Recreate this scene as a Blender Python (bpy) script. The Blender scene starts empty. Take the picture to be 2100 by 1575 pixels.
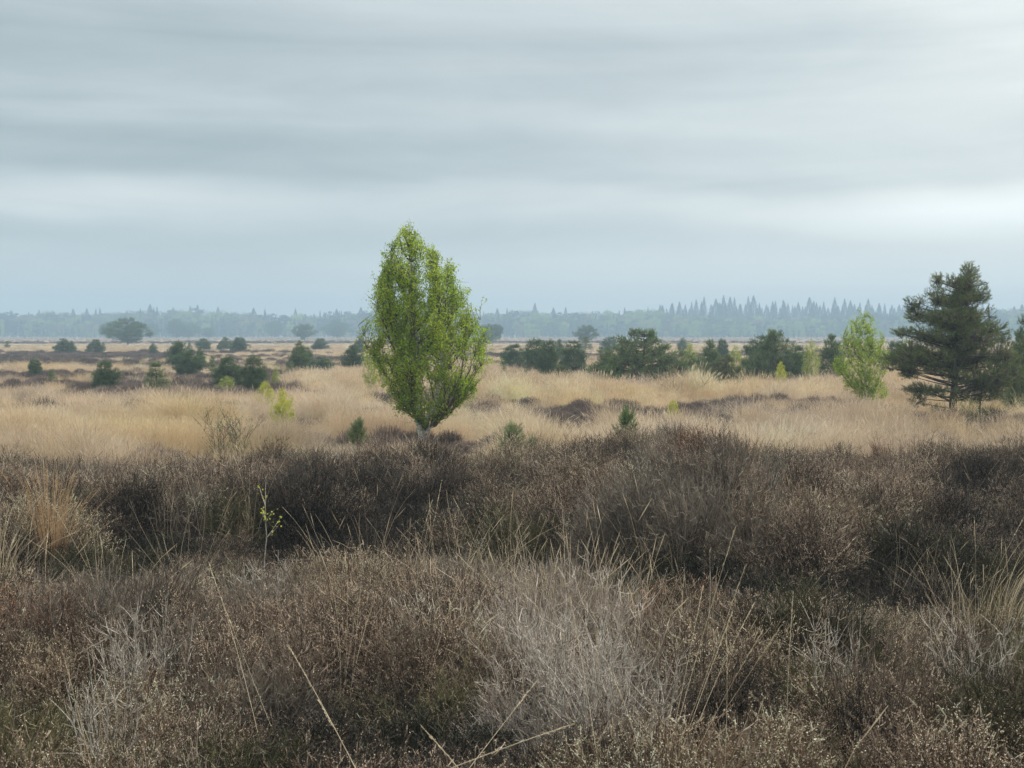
import bpy, math, random
import numpy as np
from mathutils import Vector, Matrix, noise as mnoise
from mathutils.kdtree import KDTree

random.seed(7)
RNG = np.random.default_rng(7)
S = bpy.context.scene
COL = S.collection

# ------------------------------------------------------------------ camera model
F, CX, CY, HOR, EYE = 2600.0, 1050.0, 787.5, 684.0, 1.75
PITCH = math.atan((CY - HOR) / F)
CP, SP = math.cos(PITCH), math.sin(PITCH)


def ray(px, py):
    u, v = (px - CX) / F, -(py - CY) / F
    # forward (0,cos,-sin), up (0,sin,cos)
    return u, CP + v * SP, -SP + v * CP


def at_dist(px, py, d):
    """world point seen at a pixel at distance y = d"""
    x, y, z = ray(px, py)
    t = d / y
    return x * t, d, EYE + z * t


def project(X, Y, Z):
    z = Z - EYE
    f = Y * CP - z * SP
    u = X / f
    v = (Y * SP + z * CP) / f
    return CX + u * F, CY - v * F


# ------------------------------------------------------------------ noise
def _h(ix, iy, s):
    n = (ix.astype(np.int64) * 374761393 + iy.astype(np.int64) * 668265263 + s * 974711) & 0x7fffffff
    n = ((n ^ (n >> 13)) * 1274126177) & 0x7fffffff
    return ((n ^ (n >> 16)) & 0xffff) / 65535.0


def vnoise(x, y, s=0):
    x = np.asarray(x, float); y = np.asarray(y, float)
    ix, iy = np.floor(x), np.floor(y)
    fx, fy = x - ix, y - iy
    fx = fx * fx * (3 - 2 * fx); fy = fy * fy * (3 - 2 * fy)
    a, b = _h(ix, iy, s), _h(ix + 1, iy, s)
    c, d = _h(ix, iy + 1, s), _h(ix + 1, iy + 1, s)
    return (a * (1 - fx) + b * fx) * (1 - fy) + (c * (1 - fx) + d * fx) * fy


def fbm(x, y, s=0, o=3):
    v, a, t = 0, 1.0, 0
    for i in range(o):
        v = v + a * vnoise(x * 2 ** i, y * 2 ** i, s + i * 17); t += a; a *= .5
    return v / t


def smooth(a, b, x):
    t = np.clip((x - a) / (b - a), 0, 1)
    return t * t * (3 - 2 * t)


def terrain(x, y):
    x = np.asarray(x, float); y = np.asarray(y, float)
    near = .16 * (fbm(x * .45, y * .45, 3) - .5) * (1 - smooth(14, 22, y))
    mid = .14 * (fbm(x * .3 + 9, y * .3, 5) - .5) * smooth(14, 22, y) * (1 - smooth(40, 90, y))
    return near + mid


def ground_at(px, py):
    x, y, z = ray(px, py)
    t = -EYE / z
    for _ in range(4):
        g = float(terrain(x * t, y * t))
        t = (g - EYE) / z
    return x * t, y * t, g


# ------------------------------------------------------------------ mesh accumulator
class Acc:
    def __init__(self):
        self.v, self.f, self.m, self.n = [], [], [], 0

    def add(self, verts, faces, mat=0):
        verts = np.asarray(verts, float).reshape(-1, 3)
        faces = np.asarray(faces, np.int64)
        if len(faces) == 0:
            return self
        self.v.append(verts); self.f.append(faces + self.n)
        self.m.append(np.full(len(faces), mat, np.int32)); self.n += len(verts)
        return self

    def mesh(self, name, mats, smoothed=False):
        me = bpy.data.meshes.new(name)
        V = np.concatenate(self.v).astype(np.float32)
        loops = np.concatenate([f.ravel() for f in self.f]).astype(np.int32)
        tot = np.concatenate([np.full(len(f), f.shape[1], np.int32) for f in self.f])
        start = np.concatenate([[0], np.cumsum(tot)[:-1]]).astype(np.int32)
        me.vertices.add(len(V)); me.vertices.foreach_set("co", V.ravel())
        me.loops.add(len(loops)); me.loops.foreach_set("vertex_index", loops)
        me.polygons.add(len(tot)); me.polygons.foreach_set("loop_start", start)
        me.polygons.foreach_set("loop_total", tot)
        me.polygons.foreach_set("material_index", np.concatenate(self.m))
        if smoothed:
            me.polygons.foreach_set("use_smooth", np.ones(len(tot), bool))
        for m in mats:
            me.materials.append(m)
        me.update(calc_edges=True)
        return me


def unit(a):
    return a / np.maximum(np.linalg.norm(a, axis=-1, keepdims=True), 1e-9)


def rdir(n, rng=None):
    rng = rng or RNG
    return unit(rng.normal(size=(n, 3)))


def tubes(acc, P, R, sides=3, mat=0):
    """P (N,K,3) polylines, R (N,K) radii"""
    P = np.asarray(P, float); R = np.asarray(R, float)
    if P.ndim == 2:
        P, R = P[None], R[None]
    N, K, _ = P.shape
    T = np.gradient(P, axis=1) if K > 2 else np.repeat(P[:, 1:] - P[:, :1], 2, axis=1)
    T = unit(T)
    ref = np.zeros((N, 1, 3)); ref[..., 0] = .83; ref[..., 1] = .55
    A = unit(np.cross(T, ref)); B = np.cross(T, A)
    an = np.arange(sides) / sides * 2 * math.pi
    V = P[:, :, None] + R[:, :, None, None] * (A[:, :, None] * np.cos(an)[None, None, :, None] + B[:, :, None] * np.sin(an)[None, None, :, None])
    idx = np.arange(N * K * sides).reshape(N, K, sides)
    a = idx[:, :-1]; b = idx[:, 1:]
    f = np.stack([a, np.roll(a, -1, 2), np.roll(b, -1, 2), b], -1).reshape(-1, 4)
    acc.add(V, f, mat)


def ribbons(acc, P, W, side=None, mat=0):
    P = np.asarray(P, float); N, K, _ = P.shape
    if side is None:
        d = unit(P[:, -1] - P[:, 0])
        side = unit(np.cross(d, rdir(N)))
    off = side[:, None] * (W[..., None] * .5)
    V = np.stack([P - off, P + off], 2)
    idx = np.arange(N * K * 2).reshape(N, K, 2)
    f = np.stack([idx[:, :-1, 0], idx[:, :-1, 1], idx[:, 1:, 1], idx[:, 1:, 0]], -1).reshape(-1, 4)
    acc.add(V, f, mat)


def leaves(acc, P, D, L, W, mat=0, side=None):
    """rhombic leaves at P pointing along D"""
    N = len(P)
    if side is None:
        side = unit(np.cross(D, rdir(N)))
    L = np.broadcast_to(L, (N,))[:, None]; W = np.broadcast_to(W, (N,))[:, None]
    up = np.cross(D, side)
    V = np.stack([P, P + D * L * .42 + side * W * .5 + up * L * .06, P + D * L, P + D * L * .42 - side * W * .5 + up * L * .06], 1)
    acc.add(V, np.arange(N * 4).reshape(N, 4), mat)


def bez(A, C, B, K):
    t = np.linspace(0, 1, K)[None, :, None]
    return A[:, None] * (1 - t) ** 2 + 2 * C[:, None] * t * (1 - t) + B[:, None] * t ** 2


# ------------------------------------------------------------------ materials
def mat_new(name):
    m = bpy.data.materials.new(name); m.use_nodes = True
    nt = m.node_tree; nt.nodes.clear()
    return m, nt


def N_(nt, t, **kw):
    n = nt.nodes.new(t)
    for k, v in kw.items():
        setattr(n, k, v)
    return n


def mathn(nt, op, a, b=None, c=None, clamp=False):
    n = N_(nt, 'ShaderNodeMath', operation=op, use_clamp=clamp)
    for i, v in enumerate((a, b, c)):
        if v is None:
            continue
        if isinstance(v, (int, float)):
            n.inputs[i].default_value = v
        else:
            nt.links.new(v, n.inputs[i])
    return n.outputs[0]


def foliage_mat(name, c1, c2, trans=0.35, inst=None, scale=6.0, rough=.6, c3=None, spec=.25):
    """leafy or grassy material: two or three colours mixed by island and by a soft noise; inst = instancer tint attribute"""
    m, nt = mat_new(name)
    L = nt.links.new
    out = N_(nt, 'ShaderNodeOutputMaterial')
    geo = N_(nt, 'ShaderNodeNewGeometry')
    tc = N_(nt, 'ShaderNodeTexCoord')
    nz = N_(nt, 'ShaderNodeTexNoise'); nz.inputs['Scale'].default_value = scale; nz.inputs['Detail'].default_value = 2
    L(tc.outputs['Object'], nz.inputs['Vector'])
    f = mathn(nt, 'MULTIPLY_ADD', geo.outputs['Random Per Island'], .6, mathn(nt, 'MULTIPLY_ADD', nz.outputs[0], 1.6, -.6), clamp=True)
    ramp = N_(nt, 'ShaderNodeValToRGB')
    ramp.color_ramp.elements[0].color = (*c1, 1); ramp.color_ramp.elements[1].color = (*c2, 1)
    if c3:
        e = ramp.color_ramp.elements.new(.93); e.color = (*c2, 1)
        ramp.color_ramp.elements[2].color = (*c3, 1)
    L(f, ramp.inputs[0])
    colr = ramp.outputs[0]
    if inst:
        at = N_(nt, 'ShaderNodeAttribute', attribute_type='INSTANCER', attribute_name=inst)
        mx = N_(nt, 'ShaderNodeMix', data_type='RGBA', blend_type='MULTIPLY'); mx.inputs[0].default_value = 1
        L(colr, mx.inputs[6]); L(at.outputs['Color'], mx.inputs[7]); colr = mx.outputs[2]
    b = N_(nt, 'ShaderNodeBsdfPrincipled'); b.inputs['Roughness'].default_value = rough
    b.inputs['Specular IOR Level'].default_value = spec
    L(colr, b.inputs['Base Color'])
    if trans > 0:
        tr = N_(nt, 'ShaderNodeBsdfTranslucent'); L(colr, tr.inputs[0])
        ms = N_(nt, 'ShaderNodeMixShader'); ms.inputs[0].default_value = trans
        L(b.outputs[0], ms.inputs[1]); L(tr.outputs[0], ms.inputs[2]); L(ms.outputs[0], out.inputs[0])
    else:
        L(b.outputs[0], out.inputs[0])
    return m


def bark_mat(name, c1, c2, scale=18, bands=False):
    m, nt = mat_new(name); L = nt.links.new
    out = N_(nt, 'ShaderNodeOutputMaterial'); tc = N_(nt, 'ShaderNodeTexCoord')
    mp = N_(nt, 'ShaderNodeMapping'); L(tc.outputs['Object'], mp.inputs[0])
    if bands:
        mp.inputs['Scale'].default_value = (1, 1, 3.2)
    nz = N_(nt, 'ShaderNodeTexNoise'); nz.inputs['Scale'].default_value = scale; nz.inputs['Detail'].default_value = 5
    nz.inputs['Roughness'].default_value = .7
    L(mp.outputs[0], nz.inputs['Vector'])
    r = N_(nt, 'ShaderNodeValToRGB'); r.color_ramp.elements[0].position = .4; r.color_ramp.elements[1].position = .55
    r.color_ramp.elements[0].color = (*c1, 1); r.color_ramp.elements[1].color = (*c2, 1)
    L(nz.outputs[0], r.inputs[0])
    b = N_(nt, 'ShaderNodeBsdfPrincipled'); b.inputs['Roughness'].default_value = .85
    b.inputs['Specular IOR Level'].default_value = .15
    bp = N_(nt, 'ShaderNodeBump'); bp.inputs['Strength'].default_value = .5; bp.inputs['Distance'].default_value = .01
    L(nz.outputs[0], bp.inputs['Height']); L(bp.outputs[0], b.inputs['Normal'])
    L(r.outputs[0], b.inputs['Base Color']); L(b.outputs[0], out.inputs[0])
    return m


M = {}
M['stem'] = foliage_mat('heather_stem', (.40, .38, .36), (1, 1, 1), 0.0, 'tint', 9)
M['tip'] = foliage_mat('heather_flower', (.5, .5, .5), (1, 1, 1), 0.25, 'tip', 14)
M['grass'] = foliage_mat('dry_grass', (.62, .56, .50), (1, 1, 1), 0.3, 'tint', 3)
M['birchleaf'] = foliage_mat('birch_leaf', (.17, .30, .022), (.43, .53, .05), 0.5, None, 1.8, c3=(.68, .68, .16))
M['birchleaf_pale'] = foliage_mat('young_birch_leaf', (.27, .34, .07), (.42, .46, .10), 0.42, None, 3)
M['birchleaf_yellow'] = foliage_mat('fresh_sapling_leaf', (.36, .40, .04), (.56, .56, .06), 0.45, None, 3)
M['pine'] = foliage_mat('pine_needle', (.068, .118, .044), (.19, .26, .090), 0.2, None, 3, c3=(.27, .27, .11))
M['pine_olive'] = foliage_mat('pine_needle_olive', (.060, .092, .032), (.20, .225, .085), 0.18, None, 4, c3=(.30, .25, .12))
M['pine_dark'] = foliage_mat('pine_needle_dark', (.052, .102, .044), (.155, .23, .092), 0.18, None, 3)
M['pine_young'] = foliage_mat('pine_needle_young', (.13, .18, .075), (.28, .32, .12), 0.15, None, 3)
M['pinebark'] = bark_mat('pine_bark', (.05, .04, .03), (.12, .095, .075))
M['birchbark'] = bark_mat('birch_bark', (.24, .22, .19), (.68, .66, .60), 14, True)
M['twig'] = bark_mat('brown_twig', (.075, .055, .04), (.15, .11, .085), 30)
M['silver'] = bark_mat('silver_dead_wood', (.18, .155, .13), (.46, .41, .35), 60)
M['straw'] = foliage_mat('pale_straw', (.44, .35, .22), (.66, .55, .38), 0.2, None, 5)
M['straw_orange'] = foliage_mat('orange_straw', (.33, .2, .1), (.52, .36, .2), 0.25, None, 5)
M['wood_leaf'] = foliage_mat('wood_foliage', (.6, .6, .6), (1, 1, 1), 0.25, 'tint', .25)

# ------------------------------------------------------------------ object helpers


def tag(o, label=None, cat=None, group=None, kind=None):
    if label: o['label'] = label
    if cat: o['category'] = cat
    if group: o['group'] = group
    if kind: o['kind'] = kind
    return o


def link(name, me, parent=None, loc=(0, 0, 0)):
    o = bpy.data.objects.new(name, me); COL.objects.link(o)
    o.location = loc
    if parent: o.parent = parent
    return o


def empty(name, loc, rz=0):
    o = bpy.data.objects.new(name, None); COL.objects.link(o)
    o.location = loc; o.rotation_euler = (0, 0, rz); o.empty_display_size = .2
    return o


def scatter(name, pts, rot, scl, idx, tint, tip, sources, label, cat):
    """ONE stuff object: a vertex cloud that instances the source meshes"""
    src = bpy.data.collections.new(name + '_sources')
    for i, me in enumerate(sources):
        src.objects.link(bpy.data.objects.new('%s_source_%02d' % (name, i), me))
    me = bpy.data.meshes.new(name)
    n = len(pts)
    me.vertices.add(n); me.vertices.foreach_set('co', np.asarray(pts, np.float32).ravel())

    def attr(nm, ty, key, data):
        a = me.attributes.new(nm, ty, 'POINT'); a.data.foreach_set(key, data)
    attr('rot', 'FLOAT_VECTOR', 'vector', np.asarray(rot, np.float32).ravel())
    attr('scl', 'FLOAT_VECTOR', 'vector', np.asarray(scl, np.float32).ravel())
    attr('idx', 'INT', 'value', np.asarray(idx, np.int32))
    for nm, c in (('tint', tint), ('tip', tip)):
        c4 = np.ones((n, 4), np.float32); c4[:, :3] = c
        attr(nm, 'FLOAT_COLOR', 'color', c4.ravel())
    me.update()
    o = link(name, me); tag(o, label, cat, None, 'stuff')
    ng = bpy.data.node_groups.new(name + '_nodes', 'GeometryNodeTree')
    ng.interface.new_socket('Geometry', in_out='INPUT', socket_type='NodeSocketGeometry')
    ng.interface.new_socket('Geometry', in_out='OUTPUT', socket_type='NodeSocketGeometry')
    gi, go = ng.nodes.new('NodeGroupInput'), ng.nodes.new('NodeGroupOutput')
    ci = ng.nodes.new('GeometryNodeCollectionInfo'); ci.inputs['Collection'].default_value = src
    ci.inputs['Separate Children'].default_value = True; ci.inputs['Reset Children'].default_value = True
    ip = ng.nodes.new('GeometryNodeInstanceOnPoints'); ip.inputs['Pick Instance'].default_value = True

    def na(nm, ty):
        k = ng.nodes.new('GeometryNodeInputNamedAttribute'); k.data_type = ty; k.inputs['Name'].default_value = nm
        return k.outputs['Attribute']
    ng.links.new(gi.outputs[0], ip.inputs['Points']); ng.links.new(ci.outputs[0], ip.inputs['Instance'])
    ng.links.new(na('idx', 'INT'), ip.inputs['Instance Index'])
    er = ng.nodes.new('FunctionNodeEulerToRotation'); ng.links.new(na('rot', 'FLOAT_VECTOR'), er.inputs[0])
    ng.links.new(er.outputs[0], ip.inputs['Rotation']); ng.links.new(na('scl', 'FLOAT_VECTOR'), ip.inputs['Scale'])
    ng.links.new(ip.outputs[0], go.inputs[0])
    md = o.modifiers.new('scatter', 'NODES'); md.node_group = ng
    return o


def tilt_euler(az, ang, spin):
    """euler (XYZ) for: spin about z, then lean by ang towards azimuth az"""
    out = np.zeros((len(az), 3), np.float32)
    for i in range(len(az)):
        ax = Vector((-math.sin(az[i]), math.cos(az[i]), 0))
        m = Matrix.Rotation(float(ang[i]), 3, ax) @ Matrix.Rotation(float(spin[i]), 3, 'Z')
        out[i] = m.to_euler()
    return out


# ------------------------------------------------------------------ world
SUN_AZ, SUN_EL = math.radians(48), math.radians(40)      # azimuth from the view axis (+Y) towards +X


def build_world():
    w = bpy.data.worlds.new('World'); S.world = w; w.use_nodes = True
    nt = w.node_tree; nt.nodes.clear(); L = nt.links.new
    out = N_(nt, 'ShaderNodeOutputWorld'); bg = N_(nt, 'ShaderNodeBackground')
    sky = N_(nt, 'ShaderNodeTexSky', sky_type='NISHITA'); sky.sun_disc = False
    sky.sun_elevation = SUN_EL; sky.sun_rotation = SUN_AZ; sky.air_density = 1.2; sky.dust_density = 2
    tc = N_(nt, 'ShaderNodeTexCoord'); sp = N_(nt, 'ShaderNodeSeparateXYZ')
    L(tc.outputs['Generated'], sp.inputs[0])
    X, Y, Z = sp.outputs
    hor = mathn(nt, 'SQRT', mathn(nt, 'ADD', mathn(nt, 'MULTIPLY', X, X), mathn(nt, 'MULTIPLY', Y, Y)))
    el = mathn(nt, 'DIVIDE', Z, mathn(nt, 'MAXIMUM', hor, .001))     # tan(elevation)
    az = mathn(nt, 'ARCTAN2', X, Y)                                    # 0 straight ahead, + right

    def noise(sx, sz, off, detail=3, rough=.5, dist=0):
        c = N_(nt, 'ShaderNodeCombineXYZ')
        L(mathn(nt, 'MULTIPLY', az, sx), c.inputs[0]); L(mathn(nt, 'MULTIPLY', el, sz), c.inputs[1]); c.inputs[2].default_value = off
        n = N_(nt, 'ShaderNodeTexNoise'); n.inputs['Scale'].default_value = 1; n.inputs['Detail'].default_value = detail
        n.inputs['Roughness'].default_value = rough; n.inputs['Distortion'].default_value = dist
        L(c.outputs[0], n.inputs['Vector']); return n.outputs[0]
    warp = mathn(nt, 'MULTIPLY', mathn(nt, 'SUBTRACT', noise(3.2, 9, 1.7, 3), .5), .07)
    warp2 = mathn(nt, 'MULTIPLY', az, .012)
    elw = mathn(nt, 'ADD', mathn(nt, 'ADD', el, warp), warp2)
    # layered stratus: brightness by height above the horizon (tan elevation / 0.4)
    r = N_(nt, 'ShaderNodeValToRGB'); cr = r.color_ramp; cr.interpolation = 'B_SPLINE'
    STOPS = [(0, .90), (.03, .87), (.055, .81), (.075, .74), (.092, .89), (.108, .84), (.120, .66), (.135, .70), (.150, .64), (.17, .78), (.19, .70), (.215, .64), (.25, .72), (.29, .78)]
    cr.elements[0].position = 0; cr.elements[1].position = 1
    for p_, v_ in STOPS[1:]:
        cr.elements.new(p_ / .4)
    for e_, (p_, v_) in zip(cr.elements, STOPS + [(.4, 1.0)]):
        e_.position = p_ / .4; e_.color = (v_, v_, v_, 1)
    L(mathn(nt, 'DIVIDE', elw, .4, clamp=True), r.inputs[0])
    lum = N_(nt, 'ShaderNodeSeparateColor'); L(r.outputs[0], lum.inputs[0]); lum = lum.outputs[0]
    # streaks and broad soft patches
    st = mathn(nt, 'MULTIPLY', mathn(nt, 'SUBTRACT', noise(1.7, 24, 4.2, 6, .55, 1.2), .5), .22)
    br = mathn(nt, 'MULTIPLY', mathn(nt, 'SUBTRACT', noise(3.5, 13, 8.1, 5, .55, .4), .5), .34)
    fade = N_(nt, 'ShaderNodeMapRange'); fade.inputs[1].default_value = .01; fade.inputs[2].default_value = .09
    L(el, fade.inputs[0])
    nsum = mathn(nt, 'MULTIPLY', mathn(nt, 'ADD', st, br), fade.outputs[0])
    lum = mathn(nt, 'ADD', lum, nsum)
    # brighter towards the veiled sun (right), duller left
    g = N_(nt, 'ShaderNodeMapRange', interpolation_type='SMOOTHSTEP'); g.inputs[1].default_value = -.45; g.inputs[2].default_value = .55
    g.inputs[3].default_value = -.17; g.inputs[4].default_value = .13
    L(az, g.inputs[0]); lum = mathn(nt, 'ADD', lum, g.outputs[0])

    def spot(a0, e0, sa, se, amp, l):
        da = mathn(nt, 'DIVIDE', mathn(nt, 'SUBTRACT', az, a0), sa)
        de = mathn(nt, 'DIVIDE', mathn(nt, 'SUBTRACT', elw, e0), se)
        q = mathn(nt, 'ADD', mathn(nt, 'MULTIPLY', da, da), mathn(nt, 'MULTIPLY', de, de))
        return mathn(nt, 'ADD', l, mathn(nt, 'MULTIPLY', mathn(nt, 'EXPONENT', mathn(nt, 'MULTIPLY', q, -1)), amp))
    lum = spot(.38, .090, .13, .018, .18, lum)
    lum = spot(.40, .23, .10, .07, .16, lum)
    lum = spot(-.33, .095, .16, .016, .10, lum)
    # the dome over the camera is brighter than the band at the horizon, as under any overcast
    up = N_(nt, 'ShaderNodeMapRange', interpolation_type='SMOOTHSTEP'); up.inputs[1].default_value = .32; up.inputs[2].default_value = 1.6
    up.inputs[3].default_value = 0; up.inputs[4].default_value = 1.35
    L(el, up.inputs[0]); lum = mathn(nt, 'ADD', lum, up.outputs[0])
    # tint: bluer where dull
    tr = N_(nt, 'ShaderNodeValToRGB'); tr.color_ramp.elements[0].position = .42; tr.color_ramp.elements[0].color = (.80, .965, 1.035, 1)
    tr.color_ramp.elements[1].position = .9; tr.color_ramp.elements[1].color = (.95, 1.0, .985, 1)
    L(lum, tr.inputs[0])
    mul = N_(nt, 'ShaderNodeVectorMath', operation='SCALE'); L(tr.outputs[0], mul.inputs[0]); L(lum, mul.inputs['Scale'])
    nis = N_(nt, 'ShaderNodeVectorMath', operation='SCALE'); nis.inputs['Scale'].default_value = .1; L(sky.outputs[0], nis.inputs[0])
    mx = N_(nt, 'ShaderNodeMix', data_type='RGBA'); mx.inputs[0].default_value = .93
    L(nis.outputs[0], mx.inputs[6]); L(mul.outputs[0], mx.inputs[7])
    L(mx.outputs[2], bg.inputs[0]); bg.inputs[1].default_value = 1.0
    L(bg.outputs[0], out.inputs[0])
    sl = bpy.data.lights.new('sun', 'SUN'); sl.energy = 4.2; sl.angle = math.radians(10); sl.color = (1, .93, .82)
    so = bpy.data.objects.new('sun', sl); COL.objects.link(so); so.location = (30, 20, 30)
    d = Vector((math.sin(SUN_AZ) * math.cos(SUN_EL), math.cos(SUN_AZ) * math.cos(SUN_EL), math.sin(SUN_EL)))
    so.rotation_euler = (-d).to_track_quat('-Z', 'Y').to_euler()


build_world()

# ------------------------------------------------------------------ camera
cam = bpy.data.cameras.new('camera'); co = bpy.data.objects.new('camera', cam); COL.objects.link(co)
cam.sensor_width = 36; cam.lens = 36 * F / 2100; cam.clip_end = 5000; cam.clip_start = .05
co.location = (0, 0, EYE); co.rotation_euler = (math.pi / 2 - PITCH, 0, 0)
cam.dof.use_dof = True; cam.dof.focus_distance = 9.0; cam.dof.aperture_fstop = 11.0
S.camera = co
S.view_settings.view_transform = 'Standard'; S.view_settings.look = 'None'
S.view_settings.exposure = 0; S.view_settings.gamma = 1

# ------------------------------------------------------------------ land cover


def edge_top(px):
    """pixel row of the top of the heather bank at a pixel column"""
    xs = [-300, 0, 200, 350, 480, 600, 750, 860, 1000, 1080, 1180, 1260, 1330, 1420, 1500, 1560, 1620, 1720, 1820, 1880, 1960, 2100, 2400]
    ys = [925, 930, 938, 928, 922, 905, 915, 918, 926, 912, 895, 893, 868, 872, 866, 900, 915, 922, 932, 905, 892, 893, 890]
    return np.interp(px, xs, ys)


HPATCH = [(1480, 850, 100, 12, .1), (1720, 862, 150, 14, .12), (1560, 880, 170, 10, .15), (1150, 868, 130, 16, .2), (1020, 862, 90, 10, .2), (60, 868, 90, 12, .1),
          (250, 868, 60, 6, .2), (1330, 868, 110, 16, .15), (420, 872, 50, 8, .2), (640, 880, 120, 10, .25), (850, 830, 120, 8, .25), (300, 818, 160, 5, .2), (120, 850, 110, 6, .2), (420, 845, 130, 6, .25), (1000, 838, 100, 5, .25), (1600, 835, 150, 5, .25), (1250, 845, 80, 5, .3), (1900, 885, 160, 14, .15),
          (1640, 905, 120, 14, .95), (160, 905, 200, 18, .95), (760, 905, 120, 12, .9), (1780, 895, 60, 10, .9), (960, 905, 60, 12, .9), (60, 745, 120, 9, 0), (230, 735, 160, 5, 0), (120, 775, 140, 7, .05), (380, 780, 80, 6, .1), (520, 812, 140, 6, .2), (620, 818, 90, 5, .25), (1130, 792, 120, 5, .3), (820, 818, 60, 4, .2)]


def cover(x, y):
    """share of grass (1) against heather (0) on the ground behind the bank"""
    px, py = project(x, y, 0.0)
    st = fbm(x * .10 + 5, y * .20, 21)              # patches drawn out sideways
    fi = fbm(x * .45, y * .8, 33)
    far = fbm(x * .010, y * .05 + 3, 41, 4)
    n = (st - .5) * 2.3 + (fi - .5) * 1.3
    g = np.where(py < 705, .66 + (far - .5) * 1.5, np.where(py < 722, .92 + n * .3, .60 + n))
    left = smooth(780, 600, px)
    band = smooth(720, 726, py) * smooth(812, 800, py)
    g = g - band * left * .24
    tall = smooth(752, 768, py) * smooth(838, 828, py) * smooth(520, 640, px)
    g = np.maximum(g, tall * (.85 + n * .3))
    tl = smooth(806, 818, py) * smooth(856, 846, py) * (1 - smooth(520, 640, px))
    g = np.maximum(g, tl * (.68 + n * .7))
    fr = smooth(850, 872, py)
    f2 = fbm(x * 1.1 + 4, y * 1.5, 37)
    g = g * (1 - fr) + fr * (.52 + (st - .5) * 1.5 + (fi - .5) * 1.2 + (f2 - .5) * 1.0)
    g = np.where(y < 14.2, np.where(f2 > .55, g, 0), g)
    for (cx, cy, sx, sy, v) in HPATCH:
        q = np.exp(-(((px - cx) / sx) ** 2 + ((py - cy) / sy) ** 2) * 1.2)
        g = g + (v - g) * np.clip(q * 1.6 + (fi - .5) * 1.2 * (q > .1), 0, 1)
    return np.clip(g, 0, 1)


# ground sheet (one sheet to the horizon)
def build_ground():
    ys = np.concatenate([np.linspace(-14, 2.2, 14), np.geomspace(2.6, 2600, 330)])
    us = np.linspace(-1, 1, 221)
    Yg, Ug = np.meshgrid(ys, us, indexing='ij')
    Xg = Ug * (9 + np.abs(Yg) * .75 + 0)
    Zg = terrain(Xg, np.maximum(Yg, 0))
    # fine lumps near by
    Zg = Zg + .03 * (fbm(Xg * 3, Yg * 3, 8) - .5) * (Yg < 60)
    V = np.stack([Xg, Yg, Zg], -1).reshape(-1, 3)
    nr, nc = Yg.shape
    idx = np.arange(nr * nc).reshape(nr, nc)
    f = np.stack([idx[:-1, :-1], idx[:-1, 1:], idx[1:, 1:], idx[1:, :-1]], -1).reshape(-1, 4)
    m, nt = mat_new('heath_ground'); L = nt.links.new
    out = N_(nt, 'ShaderNodeOutputMaterial'); b = N_(nt, 'ShaderNodeBsdfPrincipled')
    b.inputs['Roughness'].default_value = .95; b.inputs['Specular IOR Level'].default_value = .05
    at = N_(nt, 'ShaderNodeAttribute', attribute_name='cover')
    tc = N_(nt, 'ShaderNodeTexCoord')

    def nz(scale, sx=1, sy=1, det=4):
        mp = N_(nt, 'ShaderNodeMapping'); mp.inputs['Scale'].default_value = (sx, sy, 1)
        L(tc.outputs['Object'], mp.inputs[0])
        n = N_(nt, 'ShaderNodeTexNoise'); n.inputs['Scale'].default_value = scale; n.inputs['Detail'].default_value = det
        L(mp.outputs[0], n.inputs['Vector']); return n.outputs[0]
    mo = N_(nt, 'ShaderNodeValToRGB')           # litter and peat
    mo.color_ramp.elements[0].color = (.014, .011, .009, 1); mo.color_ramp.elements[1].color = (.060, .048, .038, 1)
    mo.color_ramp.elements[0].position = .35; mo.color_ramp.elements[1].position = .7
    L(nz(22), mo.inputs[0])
    gr = N_(nt, 'ShaderNodeValToRGB')
    gr.color_ramp.elements[0].color = (.24, .18, .125, 1); gr.color_ramp.elements[1].color = (.37, .29, .205, 1)
    gr.color_ramp.elements[0].position = .38; gr.color_ramp.elements[1].position = .62
    L(nz(.6, .25, 1), gr.inputs[0])
    he = N_(nt, 'ShaderNodeValToRGB')
    he.color_ramp.elements[0].color = (.085, .064, .06, 1); he.color_ramp.elements[1].color = (.20, .155, .135, 1)
    L(nz(.5, .3, 1), he.inputs[0])
    mx = N_(nt, 'ShaderNodeMix', data_type='RGBA'); L(at.outputs['Fac'], mx.inputs[0])
    L(he.outputs[0], mx.inputs[6]); L(gr.outputs[0], mx.inputs[7])
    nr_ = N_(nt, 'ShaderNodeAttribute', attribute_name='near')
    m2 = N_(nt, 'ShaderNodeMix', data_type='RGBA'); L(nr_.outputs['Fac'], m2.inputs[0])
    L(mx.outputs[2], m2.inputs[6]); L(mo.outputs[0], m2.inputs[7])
    L(m2.outputs[2], b.inputs['Base Color']); L(b.outputs[0], out.inputs[0])
    bp = N_(nt, 'ShaderNodeBump'); bp.inputs['Strength'].default_value = .6; bp.inputs['Distance'].default_value = .03
    L(nz(40), bp.inputs['Height']); L(bp.outputs[0], b.inputs['Normal'])
    a = Acc(); a.add(V, f, 0); me = a.mesh('ground', [m], True)
    c = cover(V[:, 0], np.maximum(V[:, 1], 3))
    k = me.attributes.new('cover', 'FLOAT', 'POINT'); k.data.foreach_set('value', c.astype(np.float32))
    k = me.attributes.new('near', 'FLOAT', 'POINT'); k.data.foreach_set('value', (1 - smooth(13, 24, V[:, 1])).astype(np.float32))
    o = link('ground', me); tag(o, kind='structure')


build_ground()

# ------------------------------------------------------------------ heather and grass source meshes


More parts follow.
